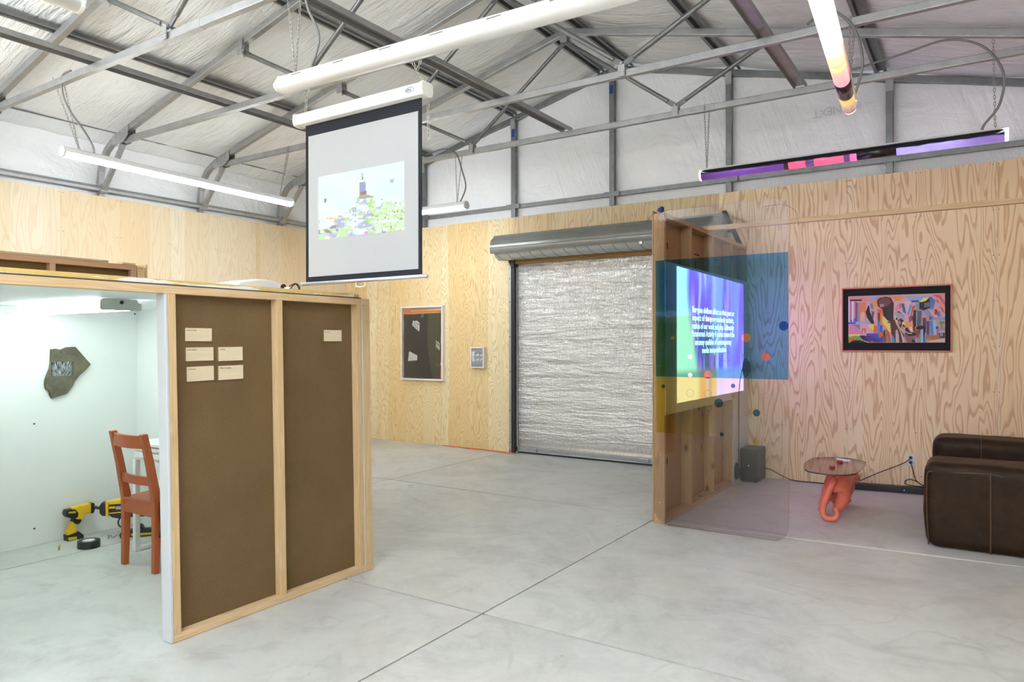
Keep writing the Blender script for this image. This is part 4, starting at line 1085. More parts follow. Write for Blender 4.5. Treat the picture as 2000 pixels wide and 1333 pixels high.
def swirl(u, v):
    """the projected picture itself (without the films in front of it): drifting violet smoke"""
    wx = u+.06*nz(u*3, v*1.6, 2); wy = v+.10*nz(u*4, v*2, 6)
    k1 = nz(wx*4.2, wy*1.2, 1); k2 = nz(wx*8, wy*1.5, 7); k3 = nz(wx*17, wy*1.3, 12)
    c = (.46, .13, 1.0)
    c = mixc(c, (.22, .10, .90), ss(0, .3, -k1))
    c = mixc(c, (.95, .26, 1.05), ss(.08, .34, k2))
    c = mixc(c, (.55, .30, 1.1), ss(.1, .35, k1)*.8)
    c = mixc(c, (1.1, .55, 1.1), ss(.22, .42, k3)*.75)
    c = mixc(c, (.70, .46, 1.1), ss(.44, .48, u)*(1-ss(.60, .66, u))*ss(.25, .5, v)*.7)
    c = mixc(c, (.16, .13, .32), ss(.345, .37, u)*(1-ss(.41, .43, u))*(1-ss(.45, .62, v))*.85)
    c = mixc(c, (.16, .14, .30), ss(.63, .65, u)*(1-ss(.68, .71, u))*ss(.70, .92, v)*.8)
    if v < .30:
        f = 1-ss(.17, .26, v)
        ps = (.92, .72, .98)
        ps = mixc(ps, (.98, .60, .52), ss(0, .25, k2)); ps = mixc(ps, (.78, .70, 1.0), ss(.05, .3, -k1))
        ps = mixc(ps, mixc((.97, .97, .93), (.80, 1.0, .86), ss(0, .3, k3)), 1-ss(.24, .30, u))
        ps = mixc(ps, (1.0, .55, .46), ss(.29, .31, u)*(1-ss(.36, .39, u)))
        ps = mixc(ps, (.55, .45, .60), ss(.40, .42, u)*(1-ss(.45, .47, u))*.7)
        ps = mixc(ps, (.96, .72, 1.0), ss(.64, .68, u)*.8)
        c = mixc(c, ps, f)
    edge = .16+.05*math.sin(v*4.4+1.0)+.05*(1-v)
    c = mixc(c, (1.05, 1.0, 1.08), 1-ss(edge-.03, edge+.05, u))
    g = 1.0+1.3*ss(.19, .26, v)  # upper part brightened so its glow carries through the blue film
    return tuple(x*g for x in c)
def proj_faces(y0, y1, nx, nzz):
    Y0, Y1 = 5.580, 7.545; F = []
    for i in range(nx):
        for k in range(nzz):
            def pt_(a, b):
                u = (y0+(y1-y0)*a-Y0)/(Y1-Y0); zt = 2.048-.018*u; zb = .932-.010*u
                return (-2.0482, Y0+(Y1-Y0)*u, zb+(zt-zb)*b)
            u = (y0+(y1-y0)*(i+.5)/nx-Y0)/(Y1-Y0); v = (k+.5)/nzz
            F.append(([pt_(i/nx, k/nzz), pt_((i+1)/nx, k/nzz), pt_((i+1)/nx, (k+1)/nzz), pt_(i/nx, (k+1)/nzz)], swirl(u, v)))
    return F
PSW = vcol('projected_swirl', .7, .1, .75)  # projector light on the board put in as glowing face colours
paint_mesh('projected_image', proj_faces(5.580, 7.165, 150, 84), PSW, bd)
paint_mesh('projected_image', proj_faces(7.172, 7.545, 36, 84), PSW, b2)
TXT = emissive('projected_text_white', (1, 1, 1), 3.2)  # lettering glows by itself in place of projector light
lines = [('Bergson defines affect as that part or', 5.955, 7.205, 1.687), ('aspect of the progressively artistic,', 5.955, 7.19, 1.617), ('realms of our work and play. Ultimately', 5.945, 7.19, 1.546),
         ('Paranormal Activity 4 points toward the', 5.935, 7.205, 1.478), ('uncanny qualities of contemporary', 6.02, 7.10, 1.404), ('media temporalization.', 6.21, 6.94, 1.332)]
for s_, y0, y1, z in lines:
    o = text_mesh('projected_text', s_, .074, frame((-2.0475, y0, z), (0, 1, 0), (0, 0, 1)), TXT, bd, depth=.0002, bold=.0016)
    yy = [v.co.y for v in o.data.vertices]; w = max(yy)-min(yy); off = min(yy)
    W = TH[bd].translation.y
    for v in o.data.vertices: v.co.y = (y0-W)+(v.co.y-off)*(y1-y0)/w
# black round devices with a cord on the panels
t = thing('wall_speaker', 'black domed speaker on the pale panel strip beside the projection', 'speaker', (-2.05, 7.50, 1.155))
b = MB(); b.lathe((-2.049, 7.60, 1.155), (1, 0, 0), [(.10, 0), (.10, .012), (.085, .035), (.05, .052), (0, .058)], 28); b.build('dome', BLACKP, t)
b = MB(); b.tube(smooth_path([(-2.04, 7.56, 1.24), (-2.035, 7.50, 1.20), (-2.04, 7.42, 1.09), (-2.042, 7.36, .95), (-2.044, 7.34, .5), (-2.04, 7.33, .22), (-2.03, 7.30, .12)]), .004, 6); b.build('cord', BLACKC, t)
t = thing('floor_speaker_disc', 'black round disc low on the pale panel, touching the black subwoofer', 'speaker', (-2.03, 7.14, .13))
b = MB(); b.lathe((-2.049, 7.25, .125), (1, .2, 0), [(.082, 0), (.084, .012), (.07, .03), (.03, .042), (0, .044)], 28); b.build('disc', BLACKP, t)

# horizontal batten from the partition to the right
o = MB().box(-2.11, XR, 6.43, 6.49, 2.4505, 2.4905).build('timber_batten', LX, bevel=.002)
tag(o, 'long pine batten running level from the partition top to the right wall', 'batten')

# ------------------------------------------------------------------ hanging clear pane with coloured films
pn = thing('clear_pane', 'tall clear acrylic pane with blue and yellow films, in front of the stud partition', 'pane', (-1.62, 5.30, .006))
def rrect(x0, x1, z0, z1, r, n=8):
    P = []
    for cx, cz, a in ((x1-r, z1-r, 0), (x0+r, z1-r, PI/2), (x0+r, z0+r, PI), (x1-r, z0+r, 1.5*PI)):
        for k in range(n+1): P.append((cx+r*math.cos(a+k*PI/2/n), cz+r*math.sin(a+k*PI/2/n)))
    return P
pr = rrect(-2.125, -1.125, .006, 2.455, .11)
b = MB(); b.prism(pr, (0, 5.303, 0), (1, 0, 0), (0, 0, 1), .006)
b.build('acrylic_sheet', PANE, pn)
b = MB(); b.sweep([(x, 5.300, z) for x, z in pr], [(-.0032, -.0012), (.0032, -.0012), (.0032, .0012), (-.0032, .0012)], side=(0, 1, 0), closed=True); b.build('polished_edge', glassy('edge_glint', (.80, .78, .83), 2.5, .2), pn)
def film_sheet(name, x0, x1, z0, z1, y, holes, m, lbl):
    bm = bmesh.new(); ed = []
    def loop(P):
        vs = [bm.verts.new((x, y, z)) for x, z in P]
        for i in range(len(vs)): ed.append(bm.edges.new((vs[i], vs[(i+1) % len(vs)])))
    loop([(x0, z0), (x1, z0), (x1, z1), (x0, z1)])
    for cx, cz, r in holes: loop([(cx+r*math.cos(2*PI*k/28), cz+r*math.sin(2*PI*k/28)) for k in range(28)])
    bmesh.ops.triangle_fill(bm, use_beauty=True, edges=ed)
    ext = bmesh.ops.extrude_face_region(bm, geom=bm.faces[:])
    for v in [g for g in ext['geom'] if isinstance(g, bmesh.types.BMVert)]: v.co.y -= .0003
    b = MB(); b.bm.free(); b.bm = bm
    o = b.build(name, m, pn); o['label'] = lbl
    return o
sal = [(-1.418, 1.46, .032), (-1.28, 1.323, .030), (-1.703, 1.184, .031)]
pink = [(-1.841, 1.177, .018), (-1.841, 1.318, .0165)]
orgd = [(-1.694, 1.605, .0165)]
film_sheet('colour_film', -2.118, -1.125, 1.160, 2.068, 5.2962, sal+pink+orgd+[(-1.979, 1.463, .015)], F_BLUE, 'blue film band')
film_sheet('colour_film', -2.118, -1.638, .722, 1.633, 5.3040, pink+orgd+[sal[2]], F_YEL, 'yellow film band')
def disc(x, z, r, m, lbl, y=5.2955):
    o = MB().cyl((x, y, z), (x, y-.0004, z), r, 28).build('film_disc', m, pn); o['label'] = lbl
for x, z, r in sal: disc(x, z, r, F_SAL if x > -1.5 and x > -1.3 else F_ORG if z > 1.4 else F_SAL, 'salmon film disc')
for x, z, r in pink: disc(x, z, r, F_PINK, 'pale pink film disc')
disc(*orgd[0], F_ORG, 'orange film disc')
disc(-1.979, 1.463, .015, F_YEL, 'yellow film disc', 5.2945)
disc(-1.156, 1.543, .033, F_DBLUE, 'deep blue film disc')
disc(-1.346, .914, .026, F_TEAL, 'teal film disc'); disc(-1.622, .972, .033, F_TEAL, 'teal film disc'); disc(-1.599, .74, .016, F_TEAL, 'teal film disc')
disc(-1.515, 1.105, .016, F_DBLUE, 'deep blue film disc'); disc(-2.055, 1.084, .015, F_TEAL, 'teal film disc')
disc(-1.35, .705, .024, F_YEL, 'yellow film disc'); disc(-1.515, 1.03, .014, F_YEL, 'yellow film disc')
RIM = glassy('hole_rim_glint', (.86, .85, .88), 3, .15)
for x, z, r in ((-1.279, 1.607, .034), (-1.28, 1.46, .022), (-1.28, 1.043, .017), (-1.281, .902, .007), (-1.422, .906, .014), (-1.565, .906, .017), (-1.703, .906, .020), (-1.841, .906, .020), (-1.841, 1.04, .028), (-1.703, 1.04, .028), (-1.418, 1.605, .03), (-1.56, 1.32, .036), (-1.418, 1.32, .03), (-1.41, 1.18, .022), (-1.28, 1.18, .017)):
    b = MB(); b.torus((x, 5.2955, z), (1, 0, 0), (0, 0, 1), r, r, .0016, 28, 6); b.build('drilled_hole_rim', RIM, pn)
WIRE = plain('thin_dark_wire', (.09, .08, .07), .5)
b = MB(); b.tube(smooth_path([(-2.197, 5.3, 2.368), (-2.163, 5.3, 2.418), (-2.12, 5.3, 2.440), (-2.069, 5.3, 2.438), (-2.027, 5.3, 2.404)]), .0016, 6)
b.build('hanging_wire', WIRE, pn); b = MB()
b.tube(smooth_path([(-1.30, 5.3, 2.405), (-1.221, 5.3, 2.41), (-1.158, 5.3, 2.407), (-1.106, 5.3, 2.379), (-1.068, 5.3, 2.339), (-1.055, 5.3, 2.251)]), .0014, 6)
b.build('hanging_wire', WIRE, pn)

# ------------------------------------------------------------------ roller door
dr = thing('door_1', 'roller door', 'door', (-3.7, YF, 0), kind='structure')
del dr['label'], dr['category']
def curtain(u, v):
    x = -5.0+(2.62)*u; z = .085+(2.56-.085)*v
    d = .008*math.sin(2*PI*(z-.1)/.085)*0 + .012*nz(x*.8, z*7, 1)+.007*nz(x*3, z*18, 5)*(z > .2)
    return (x, YF+.055-d, z)
o = sheet_grid(60, 120, curtain).build('foil_insulation', FOIL, dr, fix=False)
MB().box(-5.02, -2.36, YF+.07, YF+.075, 0, 2.6).build('steel_curtain', PAINTSTEEL, dr)
b = MB(); b.box(-5.0, -2.38, YF+.020, YF+.060, .022, .082); b.box(-5.0, -2.38, YF+.005, YF+.06, .022, .030)
bb = b.build('bottom_bar', steel_mat('bottom_bar_steel', (.36, .38, .40), (.48, .50, .52), .35), dr, bevel=.003)
MB().box(-5.02, -2.36, YF+.015, YF+.06, 0, .0215).build('rubber_seal', BLACKP, bb)
b = MB(); b.box(-3.30, -3.18, YF-.005, YF+.02, .035, .075); b.box(-4.72, -4.69, YF+.0, YF+.02, .03, .075); b.box(-5.0, -4.96, YF-.02, YF+.02, .0, .02)
b.build('latch', ZINC, bb, bevel=.003)
for x0, x1, x2 in ((-5.075, -5.040, -5.005), (-2.345, -2.31, -2.375)):
    b = MB(); b.box(min(x0, x1), max(x0, x1), YF-.05, YF+.02, 0, 2.49)
    tr_ = b.build('guide_track', steel_mat('track_steel', (.34, .36, .38), (.44, .46, .48)), dr, bevel=.003)
    MB().box(min(x1, x2), max(x1, x2), YF-.035, YF+.03, 0, 2.49).build('track_gap_shade', BLACKP, tr_)  # black strip stands in for the shade in the gap beside the track
    b = MB()
    for z in (.03, .14, .55, 1.05, 1.5, 1.95, 2.25): b.cyl(((x0+x1)/2, YF-.0505, z), ((x0+x1)/2, YF-.053, z), .008, 10)
    b.build('bolt_head', BLACKP, tr_)
    s_ = 1 if x0 < -3 else -1
    MB().prism([(0, 2.40), (s_*.05, 2.40), (s_*.05, 2.52), (-s_*.055, 2.52), (-s_*.03, 2.47)], (x1, YF-.06, 0), (1, 0, 0), (0, 0, 1), -.10).build('support_bracket', BLACKP, dr)
BCY, BCZ, BR_ = YF-.175, 2.625, .165
prof = []
for k in range(56):
    a = PI*1.14 - k/55*PI*1.16
    st = (k % 11)/11
    r = BR_ + (.010 if st < .55 else 0)
    prof.append((r*math.cos(a), r*math.sin(a)))
b = MB(); pr_in = [(x*.95, z*.95) for x, z in prof[::-1]]
b.sweep([(-5.165, BCY, BCZ), (-2.225, BCY, BCZ)], [(-x, z) for x, z in prof+pr_in], side=(0, -1, 0))
hood = b.build('drum_cover', PAINTSTEEL, dr)
b = MB(); b.lathe((-5.13, BCY, BCZ), (1, 0, 0), [(0, 0), (.150, 0), (.152, .004), (.152, 2.866), (.150, 2.87), (0, 2.87)], 48)
drum = b.build('drum_roll', steel_mat('rolled_curtain_steel', (.44, .46, .46), (.54, .56, .56), .4, .4), dr)
b = MB()
for k in range(18):
    x0 = -5.10+k*.160
    P = []
    for q in range(12):
        a = -PI*.02-q/11*PI*.62; P.append((x0+.12*(q/11)**1.6*1.0, BCY-.1535*math.cos(a+PI*.0)*1, BCZ+.1535*math.sin(a)))
    b.tube(P, .0022, 5)
b.build('rib_seam', plain('dark_seam', (.14, .14, .14), .6), drum)
MB().box(-5.0, -2.38, YF-.03, YF+.03, 2.44, 2.49).build('paper_strip', plain('brown_paper', lin(168, 130, 78), .7), dr)
b = MB(); b.box(-3.15, -3.115, BCY-.155, BCY-.140, 2.52, 2.56); b.build('drum_clip', ZINC, drum)
for k, x in enumerate((-2.225,)):
    b = MB()
    for a in (.2, 1.2, 2.3): b.sweep([(x+.01+.03*q, BCY-.15+.04*q+.02*a, BCZ+.17-.085*q) for q in range(5)], [(-.02, -.006), (.02, -.006), (.02, .006), (-.02, .006)], side=(1, 0, 0))
    b.build('torn_black_plastic', BLACKP, dr)
MB().box(-2.20, -2.165, YF-.02, YF-.001, 2.30, 2.50).build('foil_scrap', FOIL, dr)
b = MB(); P = [(-6.2, YF-.02, .006), (-5.8, YF-.03, .006), (-5.5, YF-.025, .006), (-5.25, YF-.05, .006), (-5.05, YF-.07, .006), (-4.96, YF-.07, .006)]
b.tube(smooth_path(P), .0055, 8); b.tube(smooth_path([(x, y-.018, z) for x, y, z in P[1:]]), .0055, 8)
tag(b.build('orange_extension_lead', plain('orange_cord', lin(214, 92, 40), .5)), 'orange extension cord along the wall foot left of the roller door', 'lead')

# ------------------------------------------------------------------ pictures on the far wall
def picture_frame(b, x0, x1, z0, z1, w, yb, yf):
    for q in ((x0, x1, z1-w, z1), (x0, x1, z0, z0+w), (x0, x0+w, z0+w, z1-w), (x1-w, x1, z0+w, z1-w)): b.box(q[0], q[1], yf, yb, q[2], q[3])
WF = plain('white_frame_lacquer', (.80, .79, .78), .4, var=.02)
BRW = plain('art_black', (.016, .018, .020), .25)
pc = thing('framed_artwork', 'tall white-framed black artwork with orange edges, left of the roller door', 'picture', (-6.55, YF, 1.42))
b = MB(); picture_frame(b, -6.935, -6.168, .897, 1.942, .022, YF, YF-.052); b.build('frame', WF, pc, bevel=.002)
MB().box(-6.915, -6.190, YF-.030, YF-.001, .918, 1.920).build('backing', plain('art_paper', (.66, .60, .54), .5), pc)
def Q(px, py):    # crop pixel (889 x 1333) -> wall position on the artwork
    u = (px-118)/585.; zt = 165-10*u; zb = 1168+27*u
    v = (zb-py)/(zb-zt); return (-6.910+.715*u, .922+.994*v)
def polys_to_faces(L, y0, conv, dy=.00025):
    F = []; y = y0
    for pts, c in L:
        F.append(([(a, y, z) for a, z in (conv(*p) for p in pts)], lin(*c))); y -= dy
    return F
G1, G2 = (214, 214, 208), (190, 190, 186)
art = [([(118, 165), (703, 155), (703, 1195), (118, 1168)], (206, 120, 62)),
 ([(118, 168), (703, 158), (703, 188), (118, 196)], (178, 176, 172)), ([(120, 178), (420, 164), (660, 180), (420, 196), (120, 205)], (205, 128, 84)), ([(250, 200), (690, 178), (700, 196), (430, 214), (200, 222)], (206, 202, 198)),
 ([(118, 212), (420, 200), (700, 198), (700, 240), (118, 248)], (222, 120, 56)), ([(130, 232), (640, 214), (690, 238), (130, 252)], (226, 152, 44)),
 ([(118, 330), (132, 320), (130, 480), (118, 470)], (178, 190, 180)), ([(118, 560), (131, 540), (131, 660), (118, 640)], (196, 92, 62)), ([(118, 760), (128, 770), (128, 880), (118, 860)], (120, 130, 126)), ([(118, 960), (134, 940), (134, 1160), (118, 1165)], (205, 150, 130)),
 ([(688, 280), (703, 270), (703, 440), (688, 440)], (230, 160, 40)), ([(688, 560), (703, 540), (703, 700), (690, 690)], (214, 206, 200)), ([(680, 1080), (703, 1060), (703, 1190), (676, 1190)], (220, 120, 60)),
 ([(133, 246), (300, 252), (330, 244), (692, 236), (690, 700), (684, 930), (680, 1188), (420, 1182), (134, 1164)], (28, 31, 34)),
 ([(512, 244), (692, 236), (690, 700), (684, 930), (680, 1188), (575, 1186), (535, 1040), (505, 800), (494, 600), (496, 380)], (72, 68, 54)),
 ([(276, 340), (318, 352), (330, 338), (378, 378), (372, 502), (320, 462), (264, 410)], G1), ([(296, 352), (303, 354), (296, 438), (289, 432)], (60, 62, 62)), ([(322, 362), (329, 366), (322, 460), (315, 456)], (60, 62, 62)), ([(340, 376), (376, 396), (376, 408), (338, 388)], (60, 62, 62)), ([(346, 400), (351, 404), (346, 484), (341, 480)], (90, 92, 92)),
 ([(218, 784), (342, 848), (340, 916), (200, 926)], G1), ([(240, 798), (246, 801), (238, 922), (231, 922)], G2), ([(268, 812), (275, 816), (270, 920), (262, 920)], G2), ([(302, 830), (308, 834), (306, 918), (299, 918)], G2),
 ([(622, 632), (674, 676), (674, 780), (620, 726)], G1), ([(634, 646), (641, 652), (640, 742), (633, 736)], (60, 58, 48)), ([(622, 660), (674, 704), (674, 716), (622, 672)], (60, 58, 48)), ([(654, 668), (660, 672), (659, 762), (653, 756)], (80, 76, 62)),
 ([(414, 234), (424, 236), (412, 292), (402, 290)], (120, 134, 150)), ([(438, 238), (446, 240), (426, 304), (416, 302)], (120, 134, 150)), ([(618, 972), (684, 968), (684, 976), (618, 982)], (110, 112, 116)), ([(618, 996), (684, 998), (684, 1006), (618, 1004)], (110, 112, 116)), ([(584, 876), (600, 870), (602, 914), (584, 916)], (58, 62, 64)), ([(686, 955), (703, 950), (703, 1010), (692, 1000)], (220, 222, 226))]
paint_mesh('painted_sheet', polys_to_faces(art, YF-.0305, Q), PAINT, pc)
MB().box(-6.913, -6.192, YF-.043, YF-.041, .920, 1.918).build('glazing', glassy('picture_glass', (.98, .98, .98), .35, .02), pc)

pc = thing('framed_print', 'small white-framed grey print between the black artwork and the roller door', 'picture', (-5.575, YF, 1.227))
b = MB(); picture_frame(b, -5.686, -5.466, 1.088, 1.366, .016, YF, YF-.062); b.build('frame', WF, pc, bevel=.002)
MB().box(-5.672, -5.480, YF-.052, YF-.001, 1.102, 1.352).build('backing', plain('print_grey', (.33, .34, .36), .5), pc)
def Q3(px, py): return (-5.670+.188*(px-345)/380., 1.104+.246*(935-py)/590.)
gp = [([(345, 345), (725, 345), (725, 935), (345, 935)], (150, 152, 156)), ([(345, 470), (725, 460), (725, 560), (345, 560)], (134, 138, 146)), ([(350, 450), (455, 445), (430, 520), (450, 580), (400, 605), (352, 600)], (214, 216, 220)), ([(352, 610), (425, 620), (450, 745), (420, 770), (365, 775)], (208, 206, 208)),
 ([(460, 555), (530, 540), (575, 500), (578, 578), (490, 580)], (222, 224, 228)), ([(615, 555), (660, 545), (700, 515), (690, 575), (640, 585)], (220, 222, 226)), ([(460, 715), (530, 700), (580, 650), (580, 730), (480, 735)], (210, 210, 214)), ([(605, 715), (650, 690), (705, 670), (690, 720), (630, 735)], (208, 208, 212)), ([(352, 840), (722, 835), (722, 930), (352, 932)], (140, 140, 142))]
paint_mesh('printed_sheet', polys_to_faces(gp, YF-.0525, Q3), PAINT, pc)

